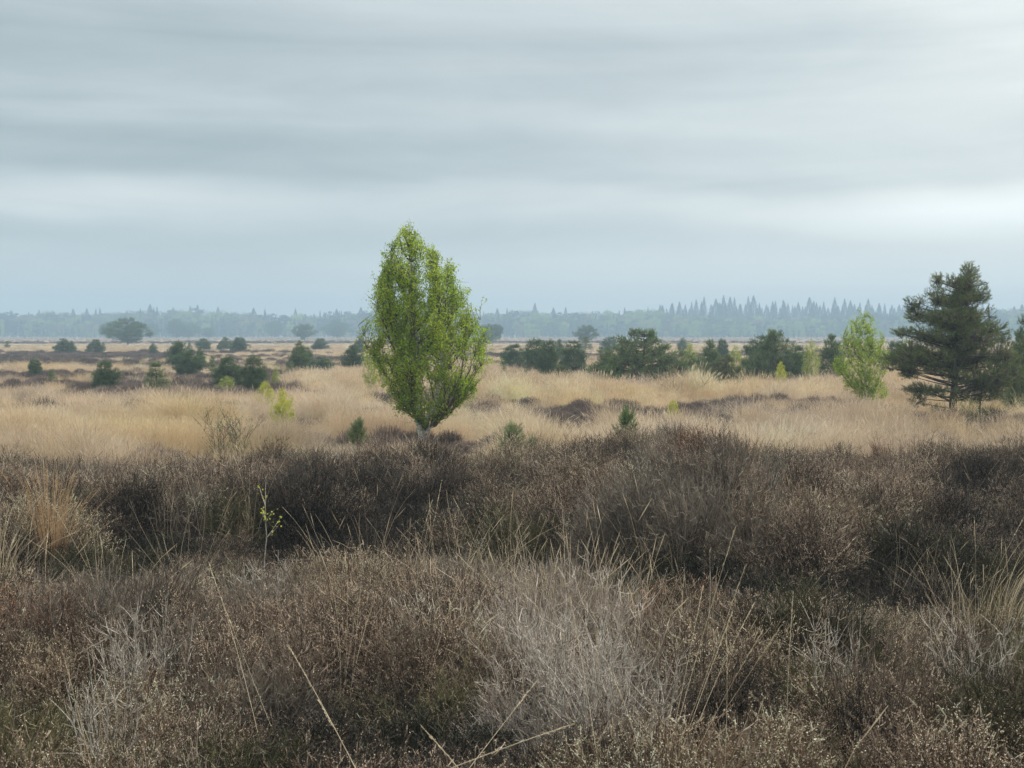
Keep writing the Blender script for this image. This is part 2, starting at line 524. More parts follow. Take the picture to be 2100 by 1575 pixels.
def heather_tuft(rng, kind):
    """about 0.4 m tall spray of fine shoots; kind: flower, plain, dead"""
    a = Acc()
    n = {'flower': 24, 'plain': 28, 'dead': 22}[kind]
    az = rng.uniform(0, 6.283, n); r0 = np.abs(rng.normal(0, .022, n)); out = rng.uniform(.02, .19, n)
    h = rng.uniform(.20, .40, n)
    B = np.stack([r0 * np.cos(az), r0 * np.sin(az), np.full(n, -.03)], -1)
    T = np.stack([out * np.cos(az), out * np.sin(az), h], -1)
    if kind == 'dead':
        T[:, :2] *= 1.5
    C = B * .4 + T * .6; C[:, :2] = B[:, :2] + (T[:, :2] - B[:, :2]) * .85; C[:, 2] = T[:, 2] * .35
    C += rng.normal(0, .02, C.shape)
    P = bez(B, C, T, 5)
    P[:, 1:] += rng.normal(0, .009, P[:, 1:].shape)
    w = np.linspace(.0045, .0018, 5)[None] * rng.uniform(.8, 1.2, (n, 1))
    if kind == 'dead':
        w = w * 1.15
    ribbons(a, P, w, mat=0)
    # side shoots
    ns = {'flower': 8, 'plain': 9, 'dead': 7}[kind]
    t = rng.uniform(.38, .98, (n, ns))
    i = np.clip((t * 4).astype(int), 0, 3); fr = t * 4 - i
    base = P[np.arange(n)[:, None], i] * (1 - fr[..., None]) + P[np.arange(n)[:, None], i + 1] * fr[..., None]
    base = base.reshape(-1, 3)
    m = len(base)
    d = rdir(m, rng) * .85 + np.array([0, 0, .75])
    d = unit(d + unit(base * np.array([1, 1, 0]) + 1e-6) * .35)
    L = rng.uniform(.03, .085, m)[:, None]
    mid = base + d * L * .5 + rng.normal(0, .003, (m, 3)); tip = base + d * L + np.array([0, 0, .012])
    Q = np.stack([base, mid, tip], 1)
    wq = np.tile(np.array([.0022, .0026, .0016]), (m, 1))
    if kind == 'plain':
        wq = wq * 1.45
    ribbons(a, Q, wq, mat=0)
    if kind == 'flower':
        q_ = rng.random(m) < .34
        ribbons(a, np.stack([mid[q_], (mid[q_] + tip[q_]) / 2, tip[q_]], 1), np.tile(np.array([.0020, .0040, .0026]), (q_.sum(), 1)), mat=1)
        # dry bells up the shoots
        k = 5
        tt = rng.uniform(.25, 1.05, (m, k, 1))
        pts = (base[:, None] * (1 - tt) + tip[:, None] * tt).reshape(-1, 3) + rng.normal(0, .0025, (m * k, 3))
        keep = rng.random(len(pts)) < .62
        pts = pts[keep]
        leaves(a, pts, rdir(len(pts), rng), rng.uniform(.004, .0078, len(pts)), .0052, mat=1)
    if kind == 'plain':
        k = 3
        tt = rng.uniform(.1, 1, (m, k, 1))
        pts = (base[:, None] * (1 - tt) + tip[:, None] * tt).reshape(-1, 3)
        leaves(a, pts, unit(rdir(len(pts), rng) + np.array([0, 0, 1])), .009, .0026, mat=0)
        s = rng.random(len(pts)) < .10
        leaves(a, pts[s], rdir(s.sum(), rng), .005, .004, mat=1)
    return a.mesh('heather_tuft_' + kind, [M['stem'], M['tip']])


def heather_clump(rng):
    """0.9 m wide cushion for the middle distance"""
    a = Acc(); n = 620
    az = rng.uniform(0, 6.283, n); r = np.sqrt(rng.random(n)) * .5
    h = .42 * np.sqrt(np.maximum(.05, 1 - (r / .56) ** 2)) * rng.uniform(.7, 1.15, n)
    B = np.stack([r * .7 * np.cos(az), r * .7 * np.sin(az), h * .15], -1)
    T = np.stack([r * 1.05 * np.cos(az), r * 1.05 * np.sin(az), h], -1) + rng.normal(0, .03, (n, 3))
    C = (B + T) / 2 + rng.normal(0, .02, (n, 3))
    ribbons(a, bez(B, C, T, 3), np.tile([.012, .011, .006], (n, 1)), mat=0)
    s = T[rng.random(n) < .5]
    leaves(a, s, rdir(len(s), rng), .016, .012, mat=1)
    return a.mesh('heather_clump', [M['stem'], M['tip']])


def grass_tuft(rng, n=70, spread=.12, h0=.35, h1=.75, w=.0035, droop=.35, lean=0.0, seeds=.25, K=5, mat='grass'):
    a = Acc()
    az = rng.uniform(0, 6.283, n); r = np.abs(rng.normal(0, spread, n))
    h = rng.uniform(h0, h1, n); o = np.abs(rng.normal(0, droop, n)) * h
    az2 = az + rng.normal(0, .7, n)
    B = np.stack([r * np.cos(az), r * np.sin(az), np.full(n, -.04)], -1)
    T = B + np.stack([o * np.cos(az2) + lean * h, o * np.sin(az2), np.sqrt(np.maximum(h * h - o * o * .6, .01))], -1)
    C = B + (T - B) * np.array([.25, .25, .75])
    P = bez(B, C, T, K)
    ribbons(a, P, np.linspace(w, w * .35, K)[None] * rng.uniform(.7, 1.3, (n, 1)), mat=0)
    s = rng.random(n) < seeds
    if s.any():
        e = P[s, -1]; d = unit(P[s, -1] - P[s, -2])
        Q = np.stack([e - d * .10 * h[s][:, None], e, e + d * .06], 1)
        ribbons(a, Q, np.tile([w * .6, w * 1.7, w * .4], (s.sum(), 1)), mat=0)
    return a.mesh('grass_tuft', [M[mat]])


def grass_patch(rng, w=.014):
    """1.2 m wide patch of standing grass for farther off"""
    a = Acc(); n = 260
    x = rng.uniform(-.6, .6, (n, 2)); h = rng.uniform(.3, .62, n)
    B = np.stack([x[:, 0], x[:, 1], np.full(n, -.05)], -1)
    T = B + np.stack([rng.normal(0, .12, n), rng.normal(0, .12, n), h], -1)
    C = (B + T) / 2 + rng.normal(0, .03, (n, 3)); C[:, 2] += .08
    ribbons(a, bez(B, C, T, 3), np.tile([w, w * .8, w * .4], (n, 1)), mat=0)
    return a.mesh('grass_patch', [M['grass']])


# ------------------------------------------------------------------ the near heather bank
def lerp(a, b, t):
    return a + (b - a) * t


PAL = {   # tint of shoots, tint of dry flowers
    'brown': ((.155, .102, .062), (.80, .64, .45)),
    'pink': ((.165, .107, .068), (.82, .63, .46)),
    'grey': ((.27, .222, .170), (.78, .67, .52)),
    'dark': ((.026, .018, .012), (.24, .175, .12)),  # darker plants, and shade of bush faces and hollows put into the colour
    'green': ((.056, .052, .018), (.56, .50, .30)),
    'olive': ((.115, .100, .044), (.84, .76, .54)),
    'red': ((.17, .080, .048), (.56, .37, .24)),
    'silver': ((.46, .40, .34), (.62, .55, .47)),
}
KINDS = {'brown': 'flower', 'pink': 'flower', 'grey': 'dead', 'dark': 'flower', 'green': 'plain', 'olive': 'plain', 'red': 'flower', 'silver': 'dead'}
# patches seen in the photo: pixel centre and half-size of the canopy, kind, pull; 'dark' ones paint in shade of bush faces and hollows
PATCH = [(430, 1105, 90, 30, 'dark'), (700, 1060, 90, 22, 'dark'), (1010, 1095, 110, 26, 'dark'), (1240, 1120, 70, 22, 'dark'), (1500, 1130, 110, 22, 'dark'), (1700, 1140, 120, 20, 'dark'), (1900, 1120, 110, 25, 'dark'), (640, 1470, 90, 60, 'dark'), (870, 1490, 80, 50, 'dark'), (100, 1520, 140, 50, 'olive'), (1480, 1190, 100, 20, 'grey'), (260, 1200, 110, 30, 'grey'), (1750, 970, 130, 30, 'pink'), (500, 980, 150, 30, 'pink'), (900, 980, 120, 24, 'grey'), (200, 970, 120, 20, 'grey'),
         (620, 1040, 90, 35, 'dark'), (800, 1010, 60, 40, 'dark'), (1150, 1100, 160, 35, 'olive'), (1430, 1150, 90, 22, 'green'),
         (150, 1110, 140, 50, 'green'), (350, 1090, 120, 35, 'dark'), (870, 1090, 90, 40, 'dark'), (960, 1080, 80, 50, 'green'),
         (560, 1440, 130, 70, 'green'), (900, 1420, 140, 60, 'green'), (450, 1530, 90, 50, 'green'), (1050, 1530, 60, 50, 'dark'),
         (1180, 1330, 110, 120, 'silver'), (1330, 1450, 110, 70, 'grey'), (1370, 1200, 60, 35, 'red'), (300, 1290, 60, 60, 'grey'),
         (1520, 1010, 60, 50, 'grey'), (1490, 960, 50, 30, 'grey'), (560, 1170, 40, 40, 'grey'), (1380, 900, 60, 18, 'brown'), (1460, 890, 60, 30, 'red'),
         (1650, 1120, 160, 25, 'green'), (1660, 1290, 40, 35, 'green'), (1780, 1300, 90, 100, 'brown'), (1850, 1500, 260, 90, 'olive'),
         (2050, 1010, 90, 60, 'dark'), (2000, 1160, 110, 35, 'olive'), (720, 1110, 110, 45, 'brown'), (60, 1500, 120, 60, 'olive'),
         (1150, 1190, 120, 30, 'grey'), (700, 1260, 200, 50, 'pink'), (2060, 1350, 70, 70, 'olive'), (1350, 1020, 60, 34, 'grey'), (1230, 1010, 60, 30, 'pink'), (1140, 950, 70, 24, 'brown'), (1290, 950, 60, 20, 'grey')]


def bank():
    rng = np.random.default_rng(11)
    src = [heather_tuft(rng, 'flower') for _ in range(5)] + [heather_tuft(rng, 'plain') for _ in range(4)] + [heather_tuft(rng, 'dead') for _ in range(4)]
    sidx = {'flower': (0, 5), 'plain': (5, 9), 'dead': (9, 13)}
    # cushions
    C = []
    tries = 0
    cell = {}
    while tries < 26000:
        tries += 1
        y = 2.4 + (16.6 - 2.4) * math.sqrt(rng.random()); x = rng.uniform(-1, 1) * (1.3 + y * .50)
        R = rng.uniform(.18, .52) * (1.0 if y > 7.5 else .74)
        ok = True
        k = (int(x // 1), int(y // 1))
        for i in (-1, 0, 1):
            for j in (-1, 0, 1):
                for (a, b, r) in cell.get((k[0] + i, k[1] + j), ()):
                    if (a - x) ** 2 + (b - y) ** 2 < (.62 * (R + r)) ** 2:
                        ok = False; break
                if not ok: break
            if not ok: break
        if ok:
            cell.setdefault(k, []).append((x, y, R)); C.append((x, y, R))
    P, RO, SC, ID, TI, TP = [], [], [], [], [], []
    names = list(PAL)
    for (x, y, R) in C:
        g = float(terrain(x, y))
        px, _ = project(x, y, g + .5)
        # height of this cushion
        wob = float(vnoise(x * .8, y * .8, 51)); big = float(vnoise(x * .35, y * .5, 53))
        gap = 7.9 + .9 * (float(vnoise(x * .55, 3.3, 57)) - .5) * 2
        if px > 1300: gap -= .35
        h = .20 + .34 * wob
        ggap = math.exp(-((y - gap) / .55) ** 2)
        rear = float(smooth(gap + .2, gap + 1.6, y))
        px = px + 34 * (float(vnoise(x * 2.2, y * .7, 58)) - .5) * 2
        ztop = at_dist(px, float(edge_top(px)), max(y, 11.0))[2] - g
        hr = ztop - .07
        if y > 11: hr = at_dist(px, float(edge_top(px)), y)[2] - g - .03
        if y > 13.2: hr = hr - .12 * (y - 13.2) ** 1.2
        h = lerp(h, hr * (.56 + .36 * wob + .30 * big if y < 11 else .80 + .22 * wob + .10 * big), rear)
        h = h * (1 - .45 * ggap) + .04 * rng.random()
        if y < 4.2: h = min(h, .34)
        if y > 12.6 and float(vnoise(x * .9, y * .9, 59)) > .82 - .16 * (y - 12.6): continue
        if ggap > .45 and rng.random() < .42: continue
        h = max(.15, h) * rng.uniform(.86, 1.12)
        # its kind
        qx, qy = project(x, y, g + h * .8)
        w = {}
        for (cx, cy, sx, sy, kd) in PATCH:
            q = ((qx - cx) / sx) ** 2 + ((qy - cy) / sy) ** 2
            if q < 2.6: w[kd] = w.get(kd, 0) + math.exp(-q * .8) * 6
        shade = w.get('dark', 0) / 3
        h *= 1 - .34 * min(1, shade) * (y < 10.6)
        nn = float(fbm(x * .5, y * .5, 61)); n2 = float(fbm(x * 1.1, y * 1.1, 63))
        w['brown'] = w.get('brown', 0) + .55; w['pink'] = w.get('pink', 0) + .35 + (nn > .52) * .5
        w['grey'] = w.get('grey', 0) + .22 + (n2 > .6) * .6; w['dark'] = w.get('dark', 0) + .06 + (nn < .42) * .35 + .28 * rear + 1.1 * ggap  # gap band gets more dark tint: painted shade of the front faces
        w['olive'] = w.get('olive', 0) + .10 + .25 * ggap; w['green'] = w.get('green', 0) + .05 + .5 * ggap * (n2 > .45)
        w['red'] = w.get('red', 0) + .02
        ks = list(w); ww = np.array([w[k_] for k_ in ks]); kd = ks[rng.choice(len(ks), p=ww / ww.sum())]
        n = int(R * R * 3.1416 * (135 if y < 8 else 150)) + 3
        a = rng.uniform(0, 6.283, n); r = np.sqrt(rng.random(n)) * R * 1.12
        X = x + r * np.cos(a); Y = y + r * np.sin(a)
        hh = h * (1 - .80 * (r / (R * 1.12)) ** 2.6) * rng.uniform(.84, 1.1, n)
        s = np.clip(hh / .38, .5, 1.0) * rng.uniform(.85, 1.1, n)
        P.append(np.stack([X, Y, terrain(X, Y) + np.maximum(0, hh - s * .38)], -1))
        RO.append(tilt_euler(a + rng.normal(0, .5, n), (r / R) ** 1.5 * .75 + np.abs(rng.normal(0, .08, n)), rng.uniform(0, 6.28, n)))
        xy = np.clip(s * 1.0, .7, 1.2) * rng.uniform(.9, 1.15, n)
        SC.append(np.stack([xy, xy, s], -1))
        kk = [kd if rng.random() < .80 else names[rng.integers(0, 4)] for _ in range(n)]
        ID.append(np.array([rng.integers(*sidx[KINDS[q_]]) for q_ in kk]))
        br = rng.uniform(.55, 1.35) * (1 - .62 * min(1, shade)) * (1 - .13 * rear)  # tint lowered in the dark patches to paint their shade
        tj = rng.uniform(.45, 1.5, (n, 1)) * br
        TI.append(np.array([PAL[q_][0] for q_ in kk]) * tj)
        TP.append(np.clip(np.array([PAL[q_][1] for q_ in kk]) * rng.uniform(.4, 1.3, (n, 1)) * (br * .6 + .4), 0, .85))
    P, RO, SC, ID, TI, TP = map(np.concatenate, (P, RO, SC, ID, TI, TP))
    print('near heather tufts', len(P), 'cushions', len(C))
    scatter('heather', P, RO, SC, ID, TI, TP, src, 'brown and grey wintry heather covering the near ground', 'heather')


bank()


# ------------------------------------------------------------------ grass among and beyond the heather
def fan(n, y0, y1, rng, margin=.44, base=1.2):
    y = np.sqrt(rng.random(n) * (y1 ** 2 - y0 ** 2) + y0 ** 2)
    x = rng.uniform(-1, 1, n) * (base + y * margin)
    return x, y


GRASS_C = np.array([.77, .635, .475])


def meadow():
    rng = np.random.default_rng(23)
    src = [grass_tuft(rng, 95, .09, .3, .85, .0045, .5) for _ in range(4)]         # 0-3 fine
    src += [grass_tuft(rng, 110, .18, .3, .8, .008, .42, K=4) for _ in range(3)]  # 4-6 coarser
    src += [grass_patch(rng) for _ in range(3)]                                     # 7-9
    P, RO, SC, ID, TI = [], [], [], [], []

    def put(x, y, sc, lo, hi, thr, sub=.0):
        c = cover(x, y)
        keep = (c > thr + rng.uniform(-.14, .14, len(x)))
        x, y = x[keep], y[keep]; n = len(x)
        s = sc * rng.uniform(.7, 1.15, n) * (.18 + .7 * fbm(x * .3, y * .3, 71) + .85 * vnoise(x * 1.2, y * 1.2, 72))
        qx, qy = project(x, y, 0.0)
        s = s * (1 + .45 * smooth(770, 795, qy) * smooth(840, 825, qy) * smooth(500, 640, qx))
        s = s * np.where((np.abs(x - BIRCH_X) < 1.3) & (y > 15.5) & (y < 20.5), .42, 1)
        for (a_, b_, w_) in CLEAR:
            s = s * np.where((np.abs(x - a_) < w_ * .6) & (y > b_ - 1.2 - .05 * b_) & (y < b_ + .8), .55, 1)
        P.append(np.stack([x, y, terrain(x, y) - sub], -1))
        RO.append(np.stack([rng.normal(0, .07, n), rng.normal(.04, .07, n), rng.uniform(0, 6.28, n)], -1))
        SC.append(np.stack([s * rng.uniform(.9, 1.2, n), s * rng.uniform(.9, 1.2, n), s], -1)); ID.append(rng.integers(lo, hi, n))
        v = (.62 + .62 * fbm(x * .3, y * .6, 73))[:, None] * rng.uniform(.72, 1.18, (n, 1)) * np.where(y > 200, .66, 1.0)[:, None] * np.where(y[:, None] > 200, np.array([1.0, .93, .92]), 1)
        warm = fbm(x * .4, y * .8, 75)[:, None]
        TI.append(np.clip(GRASS_C * v * np.concatenate([1 + .12 * (warm - .4), 1 + 0 * warm, 1 - .45 * (warm - .4)], 1), 0, .8))
    x, y = fan(12500, 12.3, 26, rng); put(x, y, .62, 0, 4, .45)
    x, y = fan(15000, 26, 62, rng); put(x, y, .52, 4, 7, .5)
    x, y = fan(15000, 50, 170, rng); put(x, y, .45, 7, 10, .5)
    x, y = fan(14000, 150, 560, rng); put(x, y, .5, 7, 10, .42, .08)
    P, RO, SC, ID, TI = map(np.concatenate, (P, RO, SC, ID, TI))
    print('grass', len(P))
    scatter('moor_grass', P, RO, SC, ID, TI, TI, src, 'dry tan moor grass standing in pale sweeps across the heath', 'grass')
    # distant heather cushions
    hs = [heather_clump(rng) for _ in range(4)]
    P, RO, SC, ID, TI, TP = [], [], [], [], [], []
    for (n0, a, b, sc) in ((5200, 14.2, 40, .58), (10000, 38, 110, .72), (8000, 100, 300, .9)):
        x, y = fan(n0, a, b, rng); c = cover(x, y)
        k = c < .5 + rng.uniform(-.12, .12, len(x)); x, y = x[k], y[k]; n = len(x)
        s = sc * rng.uniform(.6, 1.2, n)
        hz = s * rng.uniform(.55, 1.25, n) * np.where(y < 40, 1, .85)
        P.append(np.stack([x, y, terrain(x, y) - .03], -1)); RO.append(np.stack([rng.normal(0, .06, n), rng.normal(0, .06, n), rng.uniform(0, 6.28, n)], -1))
        SC.append(np.stack([s, s, hz], -1)); ID.append(rng.integers(0, 4, n))
        v = rng.uniform(.6, 1.25, (n, 1)) * (.65 + .7 * fbm(x * .2, y * .4, 77))[:, None]
        TI.append(np.array([.25, .19, .16]) * v); TP.append(np.array([.32, .24, .2]) * v)
    P, RO, SC, ID, TI, TP = map(np.concatenate, (P, RO, SC, ID, TI, TP))
    print('far heather', len(P))
    scatter('distant_heather', P, RO, SC, ID, TI, TP, hs, 'dark purple brown heather cushions among the pale grass farther back', 'heather')
    # loose stems standing in the near heather
    x, y = fan(900, 2.8, 12.5, rng)
    k = fbm(x * .6, y * .6, 79) + .25 * np.exp(-((x - 1.0) / .7) ** 2 - ((y - 5.2) / 1.2) ** 2) + .2 * np.exp(-((x - 2.9) / .6) ** 2 - ((y - 7) / 1.2) ** 2) > .52
    x, y = x[k], y[k]; n = len(x)
    ss = [grass_tuft(rng, 7, .05, .4, .85, .0028, .35, seeds=.5, K=7) for _ in range(6)]
    sp = np.stack([x, y, terrain(x, y)], -1)
    s = rng.uniform(.6, 1.0, n)
    c = np.array([.66, .56, .40]) * rng.uniform(.7, 1.15, (n, 1))
    scatter('loose_grass', sp, np.stack([rng.normal(0, .2, n), rng.normal(.1, .2, n), rng.uniform(0, 6.28, n)], -1), np.stack([s] * 3, -1),
            rng.integers(0, 6, n), c, c, ss, 'thin straw coloured grass stems scattered through the near heather', 'grass')



# ------------------------------------------------------------------ trees
def nearest_builder(pts):
    kd = KDTree(len(pts))
    for i, p in enumerate(pts):
        kd.insert(p, i)
    kd.balance()
    return kd


def poly_sample(path, K):
    path = np.asarray(path, float); s = np.concatenate([[0], np.cumsum(np.linalg.norm(np.diff(path, axis=0), axis=1))])
    t = np.linspace(0, s[-1], K)
    return np.stack([np.interp(t, s, path[:, i]) for i in range(3)], -1)


def birch_meshes(name, height, leaders, zs, left, right, rng, twigs, per, leaf=.03, limbs=40, trunk_r=.04, clump=2.2, thr=-.12,
                 leafmat='birchleaf', barkmat='birchbark', twigr=.0035, zmin=.1, depth=.95):
    """leaders: polylines (local metres). zs/left/right: outline of the crown (left is negative)"""
    zs = np.array(zs, float); left = np.array(left, float); right = np.array(right, float)
    bark, crown = Acc(), Acc()
    sk = []
    for j, ld in enumerate(leaders):
        p = poly_sample(ld, 18); p[2:-1] += rng.normal(0, height * .003, p[2:-1].shape)
        r = np.linspace(1, .08, 18) * trunk_r * (1 if j == 0 else .62)
        r[0] *= 1.25
        tubes(bark, p, r, 8, 0); sk.append(p)
    main = np.concatenate(sk)

    def env(n, lo=0.0, clumpy=True):
        out = []
        w = (right - left); cdf = np.linspace(zs[0], zs[-1], 200); ww = np.interp(cdf, zs, w) ** 1.6; ww /= ww.sum()
        while len(out) < n:
            z = rng.choice(cdf, p=ww) + rng.uniform(-.5, .5) * (zs[-1] - zs[0]) / 200
            th = rng.uniform(0, 6.283); rho = max(rng.random(), rng.random()) ** .75
            rho = lo + (1 - lo) * rho
            l, r_ = np.interp(z, zs, left), np.interp(z, zs, right)
            c = (l + r_) / 2; hw = (r_ - l) / 2
            hw *= .97 + .30 * mnoise.noise(Vector((math.cos(th) * 1.4, math.sin(th) * 1.4, z * 2.6 * clump / 2.6)) + Vector((9.1, 2.2, 5.5)))
            if rng.random() < .15: hw *= rng.uniform(1.05, 1.27)
            x = c + hw * rho * math.cos(th); y = hw * depth * rho * math.sin(th)
            if clumpy and mnoise.noise(Vector((x, y, z * .8)) * clump + Vector((3.1, 7.7, 1.3))) < thr:
                continue
            out.append((x, y, z))
        return np.array(out)
    T = env(limbs, .45, False)
    lp = []
    for t in T:
        r = math.hypot(t[0], t[1])
        z0 = max(zmin, t[2] - r * rng.uniform(.5, 1.1) - .03 * height)
        i = np.argmin(np.abs(main[:, 2] - z0) * 1.5 + np.linalg.norm(main[:, :2] - t[:2], axis=1) * .5)
        lp.append(main[i])
    lp = np.array(lp)
    Cc = lp * .5 + T * .5; Cc[:, :2] = lp[:, :2] + (T[:, :2] - lp[:, :2]) * .62; Cc[:, 2] = lp[:, 2] + (T[:, 2] - lp[:, 2]) * .38
    LP = bez(lp, Cc, T, 9); LP[:, 1:] += rng.normal(0, height * .0035, LP[:, 1:].shape)
    lr = np.linspace(.30, .04, 9)[None] * trunk_r * rng.uniform(.6, 1, (len(T), 1))
    tubes(bark, LP, lr, 5, 1)
    allp = np.concatenate([LP[:, 2:].reshape(-1, 3), LP[:, -1] + 0.0, main[len(main) // 6:]])
    kd = nearest_builder(allp)
    W = env(twigs)
    A = np.array([allp[kd.find(w - np.array([0, 0, .10 * height * rng.random()]))[1]] for w in W])
    d = W - A; ln = np.linalg.norm(d, axis=1); mx = .26 * height
    A = np.where((ln > mx)[:, None], W - d / ln[:, None] * mx * 0 - d, A)
    mid = (A + W) / 2 + rng.normal(0, .012 * height, A.shape); mid[:, 2] += .01 * height
    TW = bez(A, mid, W, 4)
    tubes(bark, TW, np.tile([twigr, twigr * .8, twigr * .6, twigr * .3], (len(W), 1)), 3, 1)
    t = rng.uniform(.25, 1.06, (len(W), per))
    i = np.clip((t * 3).astype(int), 0, 2); fr = (t * 3 - i)[..., None]; TW[:, -1, 2] -= .03 * height * rng.random(len(TW))
    pts = TW[np.arange(len(W))[:, None], i] * (1 - fr) + TW[np.arange(len(W))[:, None], i + 1] * fr
    pts = pts.reshape(-1, 3) + rng.normal(0, leaf * .75, (len(W) * per, 3))
    D = unit(rdir(len(pts), rng) + np.array([0, 0, -.25]))
    s = rng.uniform(.6, 1.15, len(pts)) * leaf
    leaves(crown, pts, D, s, s * .8, 0)
    return bark.mesh(name + '_trunk', [M[barkmat], M['twig']], True), crown.mesh(name + '_crown', [M[leafmat]])


def pine_meshes(name, lobes, trunk, trunk_r, rng, dens=1.0, shoot=.09, needle=.05, nw=.0045, nn=18, mat='pine', branches=True, up=.7):
    """lobes: (x,y,z,rx,ry,rz) clumps of needles (local metres)"""
    bark, crown = Acc(), Acc()
    tp = poly_sample(trunk, 12); tp[1:-1] += rng.normal(0, trunk_r * .25, tp[1:-1].shape)
    tubes(bark, tp, np.linspace(1.1, .15, 12) * trunk_r, 8, 0)
    lobes = np.asarray(lobes, float); n = len(lobes)
    c = lobes[:, :3]
    # limbs
    A = []
    for q in c:
        r = math.hypot(q[0] - np.interp(q[2], tp[:, 2], tp[:, 0]), q[1])
        z0 = max(tp[0, 2] + .08 * (tp[-1, 2] - tp[0, 2]), q[2] - r * rng.uniform(.0, .35))
        A.append([np.interp(z0, tp[:, 2], tp[:, 0]), np.interp(z0, tp[:, 2], tp[:, 1]), min(z0, tp[-1, 2])])
    A = np.array(A); mid = (A + c) / 2; mid[:, 2] -= .03 * np.linalg.norm(c - A, axis=1)
    mid += rng.normal(0, .02, mid.shape)
    LP = bez(A, mid, c, 7)
    if branches:
        tubes(bark, LP, np.linspace(.28, .07, 7)[None] * trunk_r * rng.uniform(.6, 1.1, (n, 1)), 5, 0)
    SB, SE, SD = [], [], []
    for k in range(n):
        rx, ry, rz = lobes[k, 3:]
        m = max(10, int(dens * 1100 * (rx * ry * rz) ** (2 / 3) / (shoot * 10 / .9)))
        u = rdir(m, rng); rho = rng.uniform(.35, 1.02, (m, 1)) ** .6
        p = c[k] + u * rho * np.array([rx, ry, rz])
        dd = unit(u * np.array([.8, .8, .4]) + unit(c[k] * np.array([1, 1, 0]) + 1e-6) * .35 + np.array([0, 0, up]) + rng.normal(0, .3, (m, 3)))
        SB.append(np.repeat(c[k][None], m, 0)); SE.append(p); SD.append(dd)
    SB, SE, SD = map(np.concatenate, (SB, SE, SD))
    k = SE[:, 2] > tp[0, 2] + .02
    SB, SE, SD = SB[k], SE[k], SD[k]
    ms = len(SE)
    tubes(bark, np.stack([SB, (SB + SE) / 2 + rng.normal(0, .01, SE.shape), SE], 1), np.tile([.0045, .0035, .0025], (ms, 1)) * (shoot / .09), 3, 0)
    # needles round each shoot
    t = rng.uniform(0, 1, (ms, nn)); az = rng.uniform(0, 6.283, (ms, nn))
    s1 = unit(np.cross(SD, np.array([.3, .9, .2]))); s2 = np.cross(SD, s1)
    rad = s1[:, None] * np.cos(az)[..., None] + s2[:, None] * np.sin(az)[..., None]
    ang = rng.uniform(.35, 1.05, (ms, nn, 1)) * (1.15 - .6 * t[..., None])
    nd = unit(SD[:, None] * np.cos(ang) + rad * np.sin(ang))
    b0 = SE[:, None] + SD[:, None] * (t[..., None] - .4) * shoot
    L = needle * rng.uniform(.7, 1.1, (ms, nn, 1))
    sd = unit(np.cross(nd, rdir(ms * nn, rng).reshape(ms, nn, 3)))
    V = np.stack([b0 - sd * nw * .5, b0 + sd * nw * .5, b0 + nd * L + sd * nw * .25, b0 + nd * L - sd * nw * .25], 2)
    crown.add(V.reshape(-1, 3), np.arange(ms * nn * 4).reshape(-1, 4), 0)
    return bark.mesh(name + '_trunk', [M['pinebark']], True), crown.mesh(name + '_crown', [M[mat]])


def auto_lobes(rng, h, prof, n, size, aspect=1.0, base=.06):
    """clumps filling a profile r(z/h) (width/2 as a fraction of h): a soft core and many small outer sprays"""
    L = []
    zz = np.linspace(0, 1, len(prof)); pm_ = max(prof)
    ax_, ay_ = rng.uniform(.85, 1.1), rng.uniform(.85, 1.1)
    n = int(n * 1.5)
    for i in range(n):
        z = base + (1 - base) * (i + rng.random()) / n; R = float(np.interp(z, zz, prof)) * h
        s = size * h * rng.uniform(.65, 1.05) * (.35 + .65 * min(1, R / (pm_ * h)))
        k = max(1, int(round(2.8 * R / s)))
        for j in range(k):
            th = rng.uniform(0, 6.283); bump = 1 + .16 * math.sin(th * 2 + z * 7) + .1 * math.sin(th * 5 + z * 13)
            r = max(0, R * bump - s * .6) * math.sqrt(rng.uniform(.15, 1.15))
            L.append((r * math.cos(th) * aspect * ax_, r * math.sin(th) * ay_, z * h - s * .3 + rng.normal(0, .02) * h, s, s, s * .8))
    return L


CLEAR = []


def plant(name, meshes, part_names, loc, label, cat, scale=(1, 1, 1), rz=0, group=None):
    CLEAR.append((loc[0], loc[1], 1.6))
    root = empty(name, loc, rz)
    tag(root, label, cat, group)
    for me, pn in zip(meshes, part_names):
        o = link(pn, me, root); o.scale = scale
    return root


# --- the main birch
def px_outline(bx, by, rows, d):
    """rows of (py, px_left, px_right) -> local z, left, right about the base point"""
    b = at_dist(bx, by, d)
    zs, l, r = [], [], []
    for (py, a, c) in rows:
        p, q = at_dist(a, py, d), at_dist(c, py, d)
        zs.append(p[2] - b[2]); l.append(p[0] - b[0]); r.append(q[0] - b[0])
    o = np.argsort(zs)
    return [list(np.array(k)[o]) for k in (zs, l, r)]


def loc_px(bx, by, d, pts, rng=None):
    b = at_dist(bx, by, d)
    out = []
    for q in pts:
        p = at_dist(q[0], q[1], d); out.append((p[0] - b[0], (q[2] if len(q) > 2 else 0), p[2] - b[2]))
    return out


